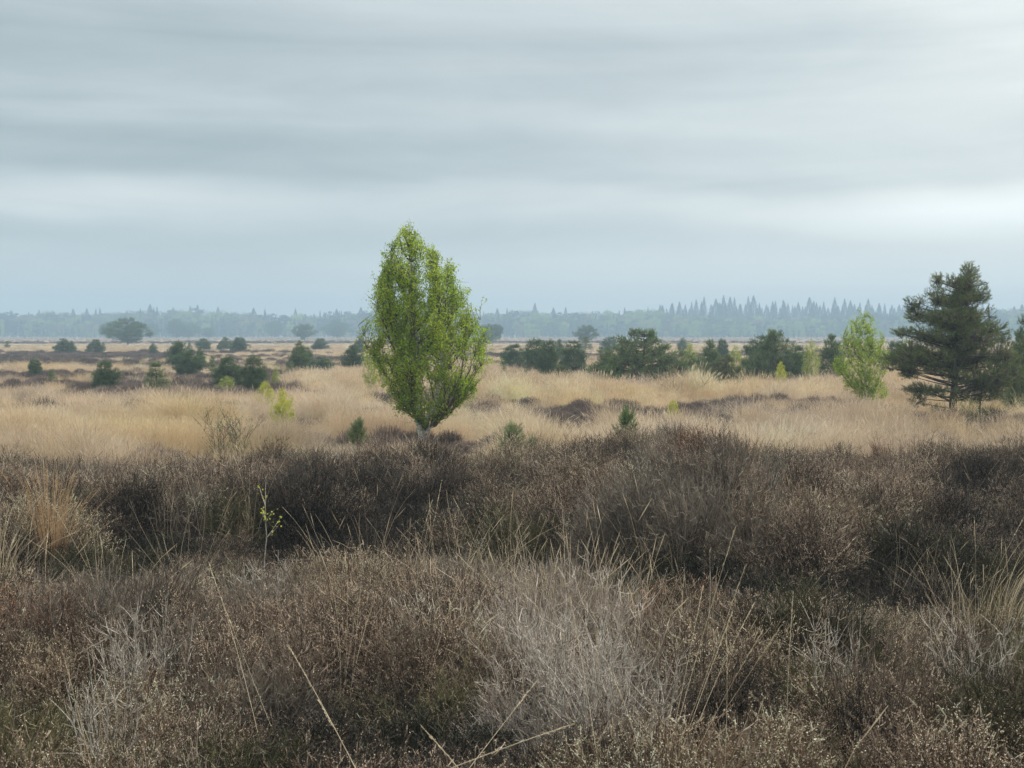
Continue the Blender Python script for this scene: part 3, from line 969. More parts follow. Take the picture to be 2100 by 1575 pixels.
rng = np.random.default_rng(31)
bx, by = 866, 921
X, D, G = ground_at(bx, by)
rows = [(447, 834, 842), (470, 815, 856), (500, 787, 880), (540, 774, 925), (580, 757, 962), (620, 763, 976), (660, 755, 981), (700, 752, 985),
        (730, 768, 1000), (755, 775, 1003), (790, 793, 990), (815, 800, 972), (836, 814, 945), (852, 832, 915), (864, 848, 900)]
zs, l, r = px_outline(bx, by, rows, D)
ld = [loc_px(bx, by, D, [(866, 925), (866, 893), (857, 860), (852, 800), (858, 720), (850, 620), (842, 540), (838, 455)]),
      loc_px(bx, by, D, [(866, 890), (876, 860), (892, 830, .05), (906, 770, .05), (904, 690, .08), (898, 600, .06), (884, 520, .05)]),
      loc_px(bx, by, D, [(860, 870), (848, 840, -.08), (832, 790, -.12), (820, 720, -.15), (812, 650, -.1)]),
      loc_px(bx, by, D, [(870, 893), (886, 868, -.1), (910, 840, -.15), (940, 800, -.2)])]
bm = birch_meshes('birch_tree', 3.5, ld, zs, l, r, rng, 5000, 12, .031, 120, .058, 3.0, -.13, zmin=.30)
BIRCH_X = X
plant('birch_tree', bm, ('trunk', 'crown'), (X, D, G), 'tall bright green birch with white lower trunk standing alone left of centre', 'tree')

# --- the right birch
bx, by = 1781, 838
X, D, G = ground_at(bx, by)
rows = [(636, 1752, 1775), (655, 1740, 1795), (680, 1730, 1810), (700, 1722, 1820), (735, 1706, 1826), (760, 1712, 1818), (775, 1722, 1812), (792, 1730, 1826), (808, 1745, 1826), (820, 1765, 1800)]
zs, l, r = px_outline(bx, by, rows, D)
ld = [loc_px(bx, by, D, [(1782, 842), (1780, 815), (1774, 770), (1776, 700), (1764, 640)]),
      loc_px(bx, by, D, [(1780, 820), (1795, 800, .1), (1808, 770, .12), (1805, 720, .1)])]
bm = birch_meshes('birch_tree', 2.3, ld, zs, l, r, rng, 1500, 12, .030, 50, .03, 4.2, -.12, zmin=.18)
plant('birch_tree', bm, ('trunk', 'crown'), (X, D, G), 'fresh green birch with narrow waist, left of the large dark pine', 'tree')

# --- the big pine
bx, by = 1951, 868
X, D, G = ground_at(bx, by)
PL = [(1990, 562, 20, 18), (1980, 588, 24, 18), (1948, 584, 16, 14), (1918, 578, 11, 13), (1916, 600, 12, 9), (2008, 605, 16, 14), (1962, 618, 34, 16), (1930, 618, 18, 11),
      (1868, 624, 15, 12), (1885, 645, 26, 13), (1922, 652, 30, 16), (1965, 660, 38, 20), (2004, 645, 24, 16), (2034, 648, 14, 15), (2036, 680, 27, 18),
      (1990, 696, 42, 24), (1940, 698, 38, 22), (1895, 692, 22, 11), (1858, 684, 20, 8), (1838, 681, 10, 6), (1870, 716, 30, 12), (1900, 735, 40, 17), (1845, 738, 30, 12),
      (1826, 755, 14, 8), (1955, 742, 44, 20), (2010, 738, 44, 24), (2056, 728, 27, 26), (2062, 765, 28, 19), (2020, 782, 40, 16), (1880, 762, 24, 9), (1945, 770, 26, 10),
      (1895, 803, 30, 10), (1924, 798, 14, 9), (1885, 826, 22, 9), (1915, 838, 20, 6), (1872, 815, 12, 8), (1975, 812, 16, 12), (2040, 800, 22, 12), (2078, 775, 14, 16)]
ppm = F / D
b0 = at_dist(bx, by, D)
lobes = []
for (x_, y_, a_, c_) in PL:
    p = at_dist(x_, y_, D); x0 = p[0] - b0[0]; z0 = p[2] - b0[2]
    rx, rz = a_ / ppm * 1.02, c_ / ppm * 1.3
    # front/back offset: lobes nearer the axis sit farther to front or back
    Rz = np.interp(z0, [0.2, .6, 1.2, 2.0, 2.6, 3.2], [.8, 1.2, 1.3, 1.0, .6, .2])
    yy = math.sqrt(max(0, Rz ** 2 - x0 ** 2)) * rng.uniform(-.35, .35)
    lobes.append((x0, yy, z0, rx, rx * .9, rz))
    for s_ in (-1, 1):
        yo = math.sqrt(max(0, Rz ** 2 - x0 ** 2)) * rng.uniform(.35, .85) * s_
        if rng.random() < .85 and z0 > .6:
            lobes.append((x0 * rng.uniform(.7, 1), yo, z0 + rng.normal(0, .04), rx * .9, rx * .9, rz * .9))
for _ in range(46):
    z0 = rng.uniform(.75, 2.9); R0 = np.interp(z0, [.7, 1.2, 1.8, 2.4, 2.9], [1.0, 1.12, .9, .5, .25]); th = rng.uniform(0, 6.283); q_ = R0 * math.sqrt(rng.random())
    cx_ = np.interp(z0, [0, 1, 2, 3], [0, .06, .14, .33])
    s_ = rng.uniform(.13, .24) * (1.1 - z0 / 5)
    lobes.append((cx_ + q_ * math.cos(th), q_ * math.sin(th), z0, s_, s_, s_ * .7))
tr = loc_px(bx, by, D, [(1950, 874), (1951, 840), (1955, 790), (1960, 700), (1972, 620), (1988, 556)])
pm = pine_meshes('pine_tree', lobes, tr, .075, rng, 1.35, .08, .052, .005, 17, 'pine_olive')
plant('pine_tree', pm, ('trunk', 'crown'), (X, D, G), 'large dark scots pine with open layered crown and bare lower trunk at the right', 'tree')

bx2, by2, D2 = 2009, 866, D + .5
b2 = at_dist(bx2, by2, D2)
lo2 = []
for (x_, y_, a_, c_) in [(2010, 792, 30, 12), (2040, 800, 22, 11), (1985, 806, 18, 10), (2028, 816, 26, 9), (1998, 822, 20, 8), (2052, 815, 14, 8)]:
    p = at_dist(x_, y_, D2)
    lo2.append((p[0] - b2[0], rng.uniform(-.15, .15), p[2] - b2[2], a_ / ppm, a_ / ppm, c_ / ppm * 1.2))
pm2 = pine_meshes('low_pine', lo2, loc_px(bx2, by2, D2, [(2009, 872), (2008, 845), (2012, 815), (2014, 795)]), .035, rng, 1.5, .075, .05, .005, 16, 'pine_olive')
plant('pine_tree', pm2, ('trunk', 'crown'), (b2[0], D2, float(terrain(b2[0], D2))), 'small dark pine on a short bare stem under the large pine', 'tree')

# --- other pines: shape variants shared by copies
V = {}
V['round'] = [pine_meshes('pine_round', auto_lobes(rng, 1.7, [.38, .46, .50, .49, .43, .33, .18], 9, .15, 1, .06), [(0, 0, -.05), (0, 0, 1.6)], .04, rng, .8, .08, .055, .006, 14, 'pine_dark', up=.9) for _ in range(4)]
V['cone'] = [pine_meshes('pine_cone_shaped', auto_lobes(rng, 1.7, [.26, .34, .36, .32, .26, .18, .07], 10, .13, 1, .06), [(0, 0, -.05), (0, 0, 1.62)], .04, rng, .8, .08, .055, .006, 14, 'pine', up=1.0) for _ in range(3)]
V['broad'] = [pine_meshes('pine_broad', auto_lobes(rng, 1.9, [.62, .82, .86, .76, .58, .38, .18], 9, .15, 1, .06), [(0, 0, -.05), (.05, 0, 1.7)], .055, rng, .8, .08, .055, .006, 16, 'pine', up=.8) for _ in range(3)]
V['sparse'] = [pine_meshes('pine_sparse', auto_lobes(rng, 1.5, [.30, .42, .40, .28, .20, .16, .08], 7, .10, 1, .08), [(0, 0, -.05), (0, 0, 1.45)], .035, rng, .55, .09, .06, .006, 14, 'pine_young', up=1.0) for _ in range(2)]
V['olive'] = [pine_meshes('pine_olive', auto_lobes(rng, 1.6, [.36, .46, .50, .46, .38, .26, .1], 9, .15, 1, .06), [(0, 0, -.05), (0, 0, 1.5)], .04, rng, .8, .08, .055, .006, 14, 'pine_olive', up=.9) for _ in range(1)]
V['flat'] = [pine_meshes('pine_flat', auto_lobes(rng, 4.0, [.0, .34, .62, .76, .74, .6, .3], 7, .13, 1, .16), [(0, 0, -.1), (.1, 0, 3.5)], .12, rng, .3, .22, .16, .022, 12, 'pine_dark', up=.6) for _ in range(4)]
SIZE = {'round': (1.62, 1.40), 'cone': (1.65, 1.08), 'broad': (1.85, 2.75), 'sparse': (1.45, 1.15), 'olive': (1.55, 1.40), 'flat': (3.9, 5.4)}


def bt(sz, n, leafmat, twigs, per, leaf, shape, name):
    out = []
    for _ in range(n):
        h = sz
        zs_ = np.linspace(.10, 1, len(shape)) * h
        w = np.array(shape) * h
        l_ = -w * rng.uniform(.8, 1.15, len(w)); r_ = w * rng.uniform(.8, 1.15, len(w))
        ld_ = [[(0, 0, -.04), (0.01, 0, h * .3), (rng.normal(0, .02) * h, 0, h * .7), (rng.normal(0, .03) * h, 0, h * .99)],
               [(0, 0, h * .12), (.08 * h, .03, h * .35), (.13 * h, .05, h * .7)]]
        out.append(birch_meshes(name, h, ld_, zs_, l_, r_, rng, twigs, per, leaf, 22, .013 * h, 4.0 / h, -.2, leafmat, zmin=h * .08, twigr=.002 * h))
    return out


V['birch'] = bt(2.0, 3, 'birchleaf_pale', 420, 12, .042, [.06, .2, .27, .26, .22, .16, .06], 'birch_small')
V['sapling'] = bt(1.0, 3, 'birchleaf_yellow', 420, 11, .028, [.10, .28, .38, .38, .30, .2, .08], 'birch_sapling')
SIZE['birch'] = (2.0, 1.08); SIZE['sapling'] = (1.0, .78)
NAME = {'birch': ('birch_tree', 'tree'), 'sapling': ('birch_sapling', 'sapling')}

# (kind, base x, base y, top y, width px, label)
T_ = [
    # left middle distance
    ('round', 215, 793, 742, 50, 'compact dark round pine standing alone on the brown heather on the left'),
    ('sparse', 320, 796, 745, 58, 'loose light green young pine with open tiers, right of the compact round pine'),
    ('round', 366, 752, 703, 48, 'dark pine at the rear left of the clustered pines on the left plain'),
    ('round', 388, 767, 722, 56, 'mid green round pine at the front of the clustered pines on the left plain'),
    ('cone', 410, 752, 715, 26, 'narrow pine at the rear right of the clustered pines on the left plain'),
    ('sparse', 436, 761, 730, 26, 'small pale pine just right of the clustered pines on the left plain'),
    ('round', 468, 790, 734, 48, 'dark pine, left one of the touching pair behind the yellow green sapling'),
    ('round', 519, 798, 734, 50, 'dark pine, right one of the touching pair behind the yellow green sapling'),
    ('birch', 466, 797, 770, 40, 'pale leafy birch scrub at the foot of the left dark twin pine'),
    ('birch', 566, 792, 752, 22, 'thin faint birch on the pale grass right of the dark twin pines'),
    ('round', 72, 766, 738, 30, 'small dark pine on brown heather near the left edge'),
    ('sparse', 106, 778, 760, 30, 'low pale green pine bush on brown heather near the left edge'),
    ('round', 130, 722, 697, 30, 'round hazy pine far left on the tan strip, with a smaller one touching it'),
    ('cone', 148, 722, 700, 16, 'slim hazy pine touching the round one far left on the tan strip'),
    ('round', 196, 723, 697, 26, 'hazy round pine on the tan strip with a twig of a bush at its right'),
    ('sparse', 212, 718, 702, 16, 'wispy small bush at the right side of a hazy round pine'),
    ('cone', 314, 725, 705, 20, 'small hazy pine on the edge of the dark heather, left of the clustered pines'),
    ('round', 418, 716, 695, 28, 'round dark hazy pine above the clustered pines on the left plain'),
    ('broad', 462, 716, 692, 34, 'left part of a long low pine thicket far out on the left plain'),
    ('round', 492, 719, 693, 34, 'right part of a long low pine thicket far out on the left plain'),
    ('sparse', 389, 716, 699, 14, 'tiny hazy pine peeping above the clustered pines'),
    ('sparse', 15, 714, 700, 20, 'tiny scraggy pine by the left edge on the far grass'),
    ('cone', 613, 758, 703, 44, 'tall dark pine, left of the pair between the sapling and the tall birch'),
    ('round', 628, 756, 716, 30, 'pine tucked against the right side of a tall dark pine left of the tall birch'),
    ('round', 660, 759, 733, 45, 'low round pine, right of the pair between the sapling and the tall birch'),
    ('round', 657, 715, 695, 32, 'small hazy round pine far behind the low round pine left of the tall birch'),
    ('sparse', 597, 760, 742, 16, 'small pale scrub touching the left foot of a tall dark pine'),
    ('round', 724, 756, 710, 42, 'dark rounded pine just left of the tall birch crown'),
    ('round', 737, 722, 694, 22, 'hazy pine top rising behind the rounded pine left of the tall birch'),
    ('birch', 758, 800, 712, 34, 'pale slender birch half hidden by the left side of the tall birch'),
    ('birch', 786, 795, 730, 30, 'pale thin birch directly behind the left edge of the tall birch'),
    # middle
    ('round', 1053, 753, 708, 48, 'dark round pine at the left end of the central thicket'),
    ('round', 1100, 758, 698, 52, 'taller dark pine in the middle of the central thicket'),
    ('round', 1124, 767, 702, 50, 'dark pine reaching lowest in the middle of the central thicket'),
    ('cone', 1147, 735, 697, 22, 'pointed pine top behind the right half of the central thicket'),
    ('round', 1176, 762, 705, 56, 'rounded dark pine at the right end of the central thicket'),
    ('olive', 1152, 777, 748, 38, 'little olive green pine in front of the central thicket'),
    ('cone', 1077, 773, 758, 12, 'tiny dark pine seedling in front of the central thicket'),
    ('sparse', 1034, 763, 750, 24, 'low pale green scrub left of the central thicket'),
    ('sparse', 1201, 716, 691, 34, 'hazy pine in front of the far flat topped pine, right of the central thicket'),
    ('round', 1250, 717, 692, 32, 'hazy round pine behind the left shoulder of the broad pine'),
    ('broad', 1318, 787, 677, 176, 'broad dark spreading pine with domed crown right of centre'),
    ('round', 1244, 772, 730, 34, 'small dark pine at the left foot of the broad spreading pine'),
    ('birch', 1414, 776, 700, 42, 'green leafy birch between the broad spreading pine and its dark neighbour'),
    ('cone', 1400, 716, 694, 22, 'hazy pine top behind the right shoulder of the broad spreading pine'),
    ('cone', 1455, 776, 700, 50, 'dark upright pine right of the green birch and the broad pine'),
    ('birch', 1507, 778, 706, 34, 'yellowish birch between two dark pines behind the olive tinged pine'),
    ('round', 1482, 740, 698, 26, 'hazy pine behind the yellowish birch, right of centre'),
    ('olive', 1489, 788, 728, 68, 'olive tinged bushy pine standing forward of the row right of centre'),
    ('round', 1560, 772, 696, 64, 'left half of the wide dark pine clump in the row on the right'),
    ('broad', 1592, 776, 681, 110, 'wide dark pine with brushy domed top in the row on the right'),
    ('round', 1630, 770, 712, 52, 'lower dark pine at the right side of the wide brushy pine'),
    ('birch', 1662, 778, 695, 42, 'pale green birch with thin white trunk between dark pines on the right'),
    ('sapling', 1601, 788, 742, 30, 'bright yellow green birch sapling standing before the wide brushy pine'),
    ('cone', 1704, 770, 688, 56, 'dark pointed pine just left of the narrow waisted birch'),
    ('round', 1838, 768, 704, 60, 'dark pine showing between the narrow waisted birch and the large pine'),
    ('birch', 1858, 740, 694, 34, 'faint green birch behind the left branches of the large pine'),
    # right edge
    ('cone', 2104, 828, 648, 84, 'blue green pine cut by the right edge behind the large pine'),
    # saplings
    ('sapling', 581, 872, 797, 60, 'vivid yellow green birch sapling fanning up from tan grass on the left'),
    ('sapling', 546, 838, 779, 46, 'softer pale green birch sapling just behind the vivid sapling on the left'),
    ('sapling', 1381, 868, 820, 44, 'small round yellow green birch sapling behind the raised dark heather'),
    ('sapling', 822, 842, 806, 16, 'little green birch shoot at the left foot of the tall birch'),
    # far flat-topped pines before the wood
    ('flat', 262, 708, 655, 76, 'large flat topped pine standing hazy before the far wood on the left'),
    ('flat', 232, 698, 661, 54, 'flat topped pine joined to the left of the largest hazy pine'),
    ('flat', 308, 694, 664, 38, 'low flat topped pine right of the largest hazy pine'),
    ('flat', 362, 694, 655, 40, 'hazy pine, left of a joined pair before the far wood'),
    ('flat', 388, 694, 663, 40, 'hazy pine, right of a joined pair before the far wood'),
    ('flat', 427, 694, 672, 28, 'small hazy pine at the right of the joined pair before the far wood'),
    ('flat', 563, 693, 659, 36, 'pale hazy round pine against the far wood, midway on the left'),
    ('flat', 624, 699, 665, 46, 'leaning flat topped pine before the far wood above the pine pair'),
    ('flat', 691, 694, 658, 50, 'broad hazy pine before the far wood left of the tall birch'),
    ('flat', 1008, 703, 665, 50, 'hazy pine before the far wood at the right edge of the tall birch'),
    ('flat', 1202, 705, 668, 42, 'layered hazy pine before the far wood behind the central thicket'),
]
GROUPS = {'flat': 'flat topped pines before the far wood', 'birch': 'small birches on the heath', 'sapling': 'yellow green birch saplings'}
cnt = {}
for (kind, px_, py_, top, wpx, label) in T_:
    x_, d_, g_ = ground_at(px_, py_)
    if kind != 'flat':
        d_ *= (EYE - .17) / EYE; x_ *= (EYE - .17) / EYE; g_ = float(terrain(x_, d_))
    h_ = at_dist(px_, top, d_)[2] - g_
    w_ = wpx / F * d_
    H0, W0 = SIZE[kind]
    cnt[kind] = cnt.get(kind, -1) + 1
    me = V[kind][cnt[kind] % len(V[kind])]
    nm, ct = NAME.get(kind, ('pine_tree', 'tree'))
    plant(nm, me, ('trunk', 'crown'), (x_, d_, g_), label, ct, (w_ / W0, w_ / W0, h_ / H0), rng.uniform(0, 6.28), GROUPS.get(kind, 'scots pines on the heath'))


# ------------------------------------------------------------------ the far wood
def wood_sources():
    out = []
    r_ = np.random.default_rng(5)

    def clumps(lobes, per, leaf, h, trunk=True):
        a = Acc()
        for (x, y, z, rx, rz) in lobes:
            u = rdir(per, r_); p = np.array([x, y, z]) + u * np.array([rx, rx, rz]) * (r_.uniform(.5, 1.05, (per, 1)))
            leaves(a, p, rdir(per, r_), r_.uniform(.6, 1.2, per) * leaf, leaf * .8, 0)
        tubes(a, [[(0, 0, 0), (0, 0, h * .5), (0, 0, h * .9)]], [[.2, .15, .05]], 5, 1)
        return a.mesh('wood_tree', [M['wood_leaf'], M['pinebark']])
    for k in range(4):      # broadleaf, 10 m
        lo = []
        for i in range(26):
            z = r_.uniform(1.2, 8.8); R = 3.2 * math.sqrt(max(.05, 1 - ((z - 4.6) / 5) ** 2)); th = r_.uniform(0, 6.28)
            lo.append((R * .75 * math.cos(th), R * .75 * math.sin(th), z, r_.uniform(.9, 1.5), r_.uniform(.7, 1.1)))
        out.append(clumps(lo, 60, .42, 10))
    for k in range(3):      # pine, 11 m
        lo = []
        for i in range(22):
            z = r_.uniform(3, 10.2); R = 2.3 * math.sqrt(max(.03, 1 - ((z - 6) / 5) ** 2)); th = r_.uniform(0, 6.28)
            lo.append((R * .8 * math.cos(th), R * .8 * math.sin(th), z, r_.uniform(.7, 1.3), r_.uniform(.35, .6)))
        out.append(clumps(lo, 60, .36, 11))
    for k in range(3):
        out.append(spruce_mesh(r_))
    return out


def spruce_mesh(r_):
    a = Acc(); H = 12.0
    n = 5200
    t = r_.random(n) ** .8; z = .8 + t * (H - .8)
    R = 2.7 * (1 - t) ** 1.05 + .01
    tier = .75 + .25 * np.abs(np.sin(z * 3.6))
    th = r_.uniform(0, 6.283, n); lob = .8 + .2 * np.sin(th * 5 + z * 2)
    rr = R * tier * lob * np.sqrt(r_.uniform(.15, 1.1, n))
    p = np.stack([rr * np.cos(th), rr * np.sin(th), z - rr * .18], -1)
    d = unit(np.stack([np.cos(th), np.sin(th), np.full(n, -.15)], -1) + r_.normal(0, .3, (n, 3)))
    leaves(a, p, d, r_.uniform(.16, .34, n) * (.25 + .75 * (1 - t) ** .6), .11, 0)
    tubes(a, [[(0, 0, 0), (0, 0, H * .5), (0, 0, H)]], [[.2, .12, .03]], 5, 1)
    return a.mesh('spruce', [M['wood_leaf'], M['pinebark']])


def far_wood():
    r_ = np.random.default_rng(9)
    src = wood_sources()
    top_x = [-400, 0, 80, 160, 240, 320, 420, 520, 600, 700, 760, 860, 1000, 1080, 1150, 1240, 1310, 1400, 1480, 1600, 1750, 1880, 1960, 2060, 2500]
    top_y = [640, 640, 641, 643, 639, 635, 637, 640, 644, 641, 638, 638, 641, 638, 642, 640, 634, 642, 646, 648, 644, 638, 638, 632, 632]
    P, RO, SC, ID, TI = [], [], [], [], []
    rowsd = [560, 568, 578, 590, 604, 622, 642]
    for ri, d in enumerate(rowsd):
        px = -150.0
        while px < 2260:
            step = r_.uniform(9, 19); px += step
            dd = d + r_.uniform(-4, 5)
            ty = np.interp(px, top_x, top_y)
            f = [.34, .60, .74, .85, .92, .97, 1.0][ri] * r_.uniform(.88, 1.08)
            if ri == 0: f *= r_.uniform(.5, 1.3)
            x, _, zt = at_dist(px, ty, dd); h = max(2.5, zt * f)
            q = fbm(px * .011, ri * .35, 91)
            conif = r_.random() < (.50 if px < 1300 else .30) + (.25 if q < .45 else -.1)
            if conif:
                k = r_.integers(4, 7) if r_.random() < .6 else r_.integers(7, 10)
                h0 = 11 if k < 7 else 12
                if ri >= 3: h *= r_.uniform(.98, 1.14)
                c = np.array([.034, .052, .044]) * r_.uniform(.6, 1.4)
                w = h / h0 * r_.uniform(.85, 1.2)
            else:
                k = r_.integers(0, 4); h0 = 9.6
                g = r_.random()
                c = (np.array([.12, .16, .06]) if g < .45 else np.array([.30, .37, .07]) if g < .85 else np.array([.22, .17, .12])) * r_.uniform(.8, 1.25)
                w = h / h0 * r_.uniform(.9, 1.35)
            P.append((x, dd, -.1)); RO.append((0, 0, r_.uniform(0, 6.28))); SC.append((w, w, h / h0)); ID.append(k); TI.append(c)
    print('wood trees', len(P))
    scatter('far_wood', np.array(P), np.array(RO), np.array(SC), ID, np.array(TI), np.array(TI), src,
            'long hazy mixed wood closing the far side of the plain', 'wood')
    # spruces that stand clear above it
    spm = [spruce_mesh(np.random.default_rng(50 + i)) for i in range(4)]
    sm = foliage_mat('spruce_needle', (.02, .034, .03), (.045, .06, .045), .05, None, .3)
    for m_ in spm: m_.materials[0] = sm
    SP = [(1362, 628), (1375, 622), (1390, 630), (1404, 626), (1412, 634), (1419, 618), (1428, 612), (1437, 618), (1447, 608), (1456, 620), (1465, 612), (1474, 618), (1482, 604), (1492, 620), (1500, 610),
          (1510, 608), (1522, 618), (1533, 610), (1543, 606), (1556, 618), (1566, 624), (1582, 620), (1594, 618), (1608, 612), (1620, 616), (1634, 614), (1648, 618), (1661, 608), (1672, 616), (1686, 622),
          (1698, 616), (1709, 610), (1722, 616), (1732, 612), (1742, 608), (1754, 620), (1766, 616), (1780, 610), (1792, 620), (1805, 620), (1818, 624), (1832, 622), (1862, 610), (1876, 618), (1888, 608), (1900, 614), (1912, 620)]
    SP = [(a_ + r_.uniform(-4, 4), b_ + (0 if r_.random() < .6 else r_.uniform(0, 9))) for (a_, b_) in SP if r_.random() < .93]
    SP += [(1352 + k_ * 9.4 + r_.uniform(-4, 4), r_.uniform(620, 634)) for k_ in range(61)]
    for i, (px, ty) in enumerate(SP):
        d = 655 + r_.uniform(-8, 14)
        x, _, zt = at_dist(px, ty, d)
        o = link('spruce_tree', spm[i % 4], None, (x, d, -.1)); o.rotation_euler = (0, 0, r_.uniform(0, 6.28))
        s = (zt + .1) / 12; o.scale = (s * r_.uniform(1.0, 1.9),) * 2 + (s * r_.uniform(.96, 1.05),)
        tag(o, 'hazy blue spruce in the spiky row rising above the far wood on the right', 'tree', 'spruces in the row above the far wood on the right')
    SP2 = [(80, 635), (150, 633), (178, 632), (205, 630), (308, 624), (322, 628), (355, 630), (390, 627), (405, 625), (447, 629), (520, 631), (606, 632), (690, 633), (740, 630), (1020, 632), (1040, 631), (1097, 621), (1135, 631), (1160, 629), (1978, 626), (2015, 622), (2080, 628), (2096, 624)]
    SP2 += [(r_.uniform(0, 1350), r_.uniform(636, 641)) for _ in range(20)]
    for i, (px, ty) in enumerate(SP2):
        d = 650 + r_.uniform(-8, 14)
        x, _, zt = at_dist(px, ty, d)
        o = link('spruce_tree', spm[(i + 1) % 4], None, (x, d, -.1)); o.rotation_euler = (0, 0, r_.uniform(0, 6.28))
        s = (zt + .1) / 12; o.scale = (s * r_.uniform(1.0, 2.4),) * 2 + (s,)
        tag(o, 'lone conifer top showing just above the even top of the far wood', 'tree', 'scattered conifer tops along the far wood')


far_wood()


# ------------------------------------------------------------------ small plants in and before the bank
def seat(px, py, d):
    """ground point below a pixel at distance d"""
    x = at_dist(px, py, d)[0]
    return x, d, float(terrain(x, d))


def seedling_pine(px, top, d, w, mat, label, n=9):
    x, y, g = seat(px, top, d)
    h = at_dist(px, top, d)[2] - g
    lo = []
    for i in range(n):
        t = .45 + .5 * i / n; a = i * 2.4; r = w * (1.1 - t) * 1.1
        lo.append((r * math.cos(a), r * math.sin(a), h * t, .05, .05, .07))
    lo += [(0, 0, h * .93, .02, .02, .06), (0, 0, h * .78, .03, .03, .06)]
    me = pine_meshes('pine_seedling', lo, [(0, 0, -.05), (0, 0, h * .97)], .014, rng, 1.0, .10, .055, .0034, 30, mat, up=1.6)
    plant('pine_seedling', me, ('trunk', 'crown'), (x, y, g), label, 'seedling')


seedling_pine(733, 866, 17.5, .14, 'pine_young', 'small grey green pine seedling in grass left of the tall birch trunk')
seedling_pine(1050, 874, 15.4, .20, 'pine_young', 'little bushy yellow green pine seedling at the heather edge right of the birch trunk')
seedling_pine(1283, 838, 15.2, .19, 'pine', 'blue green pine seedling with upright shoots at the left end of the raised dark heather')
seedling_pine(1091, 903, 14.9, .05, 'pine_young', 'tiny thin pine seedling right of the bushy yellow green one', 5)


def twig_tree(px, top, d, w, leafm, nl, label, name, cat, bark='twig', stems=1, spread=.2):
    x, y, g = seat(px, top, d)
    h = at_dist(px, top, d)[2] - g
    b, c = Acc(), Acc()
    tips = []
    for s in range(stems):
        a = rng.uniform(0, 6.28); q = spread * w * (stems > 1) * rng.uniform(.4, 1)
        p = poly_sample([(q * .3 * math.cos(a), q * .3 * math.sin(a), -.04), (q * .7 * math.cos(a), q * math.sin(a) * .7, h * .5), (q * 1.6 * math.cos(a), q * 1.6 * math.sin(a), h * rng.uniform(.8, 1) if s else h)], 9)
        p[1:] += rng.normal(0, .007, p[1:].shape)
        tubes(b, p, np.linspace(.0038, .0012, 9) * (1 if stems > 1 else 1.3), 5, 0)
        m = 7 if stems == 1 else 5
        for k in range(m):
            i = rng.integers(4 if stems == 1 else 2, 8); az = rng.uniform(0, 6.28); L = w * rng.uniform(.4, .9)
            e = p[i] + np.array([math.cos(az) * L * .7, math.sin(az) * L * .7, L * .75])
            t = bez(p[i][None], ((p[i] + e) / 2 + rng.normal(0, .01, 3))[None], e[None], 4)
            tubes(b, t, np.array([[.0028, .0022, .0018, .0012]]), 3, 0); tips.append(t[0])
    tips = np.array(tips)
    if nl:
        ii = rng.integers(0, len(tips), nl); jj = rng.integers(1, 4, nl)
        pts = tips[ii, jj] + rng.normal(0, .012, (nl, 3))
        leaves(c, pts, unit(rdir(nl, rng) + np.array([0, 0, .3])), .020 if stems > 1 else .016, .015, 0)
        plant(name, (b.mesh(name + '_stems', [M[bark]], True), c.mesh(name + '_leaves', [M[leafm]])), ('stem', 'foliage'), (x, y, g), label, cat)
    else:
        plant(name, (b.mesh(name + '_stems', [M[bark]], True),), ('stem',), (x, y, g), label, cat)


twig_tree(545, 978, 8.6, .20, 'birchleaf_yellow', 46, 'spindly birch seedling with a few yellow leaves in the near heather', 'birch_seedling', 'seedling', 'silver')
twig_tree(450, 838, 16.5, .28, 'pine_young', 420, 'thin grey twiggy shrub with few leaves, left plant before the saplings', 'twiggy_shrub', 'shrub', 'twig', 14, .7)
twig_tree(490, 852, 16.8, .26, 'pine_young', 420, 'grey green twiggy shrub with few leaves, right plant before the saplings', 'twiggy_shrub', 'shrub', 'twig', 14, .7)
twig_tree(1985, 818, 24.0, .34, 'birchleaf_pale', 420, 'low leafy green shrub at the foot of the large pine', 'leafy_shrub', 'shrub', 'twig', 12, 1.5)
twig_tree(2020, 826, 23.6, .34, 'birchleaf_pale', 380, 'low leafy green shrub just right of the large pine trunk', 'leafy_shrub', 'shrub', 'twig', 12, 1.5)
twig_tree(1400, 780, 33.0, .5, 'birchleaf', 0, 'bare grey branching shrub in tan grass before the broad pine', 'bare_shrub', 'shrub', 'twig', 7, 1.0)


# tussocks
def tussock(px, top, d, n, spread, droop, w, mat, label, lean=0, seeds=.3):
    x, y, g = seat(px, top, d)
    h = at_dist(px, top, d)[2] - g
    me = grass_tuft(rng, n, spread, h * .55, h * 1.02, w, droop, lean, seeds, 8, mat)
    o = link('grass_tussock', me, None, (x, y, g)); tag(o, label, 'grass tussock')


tussock(100, 938, 8.6, 190, .05, .26, .0034, 'straw_orange', 'tall orange straw tussock rising from the dark heather near the left edge')
tussock(-12, 1000, 8.0, 120, .06, .55, .0032, 'straw', 'arching pale grass tussock cut by the left edge')
tussock(292, 905, 13.3, 110, .10, .4, .006, 'straw_orange', 'orange straw tussock at the rear edge of the heather on the left')
tussock(940, 1035, 7.3, 34, .10, .35, .0028, 'straw', 'sheaf of thin straw stems leaning right below the dark central hollow', .25)
tussock(1200, 1085, 6.9, 60, .22, .3, .0028, 'straw', 'loose pale stems standing over the silvery heather in the middle', .1)
tussock(310, 1085, 7.2, 16, .08, .4, .0042, 'straw', 'few bent pale stalks curving right on the left side', .4)
tussock(215, 1035, 7.4, 10, .10, .3, .003, 'straw', 'few upright thin stalks right of the tall orange tussock', 0)
tussock(2060, 1100, 6.9, 60, .10, .3, .003, 'straw', 'pale fine grass tussock leaning right near the right edge', .4)
tussock(1560, 845, 15.5, 90, .10, .5, .005, 'straw', 'arching tan grass tussock behind the raised dark heather', .3)
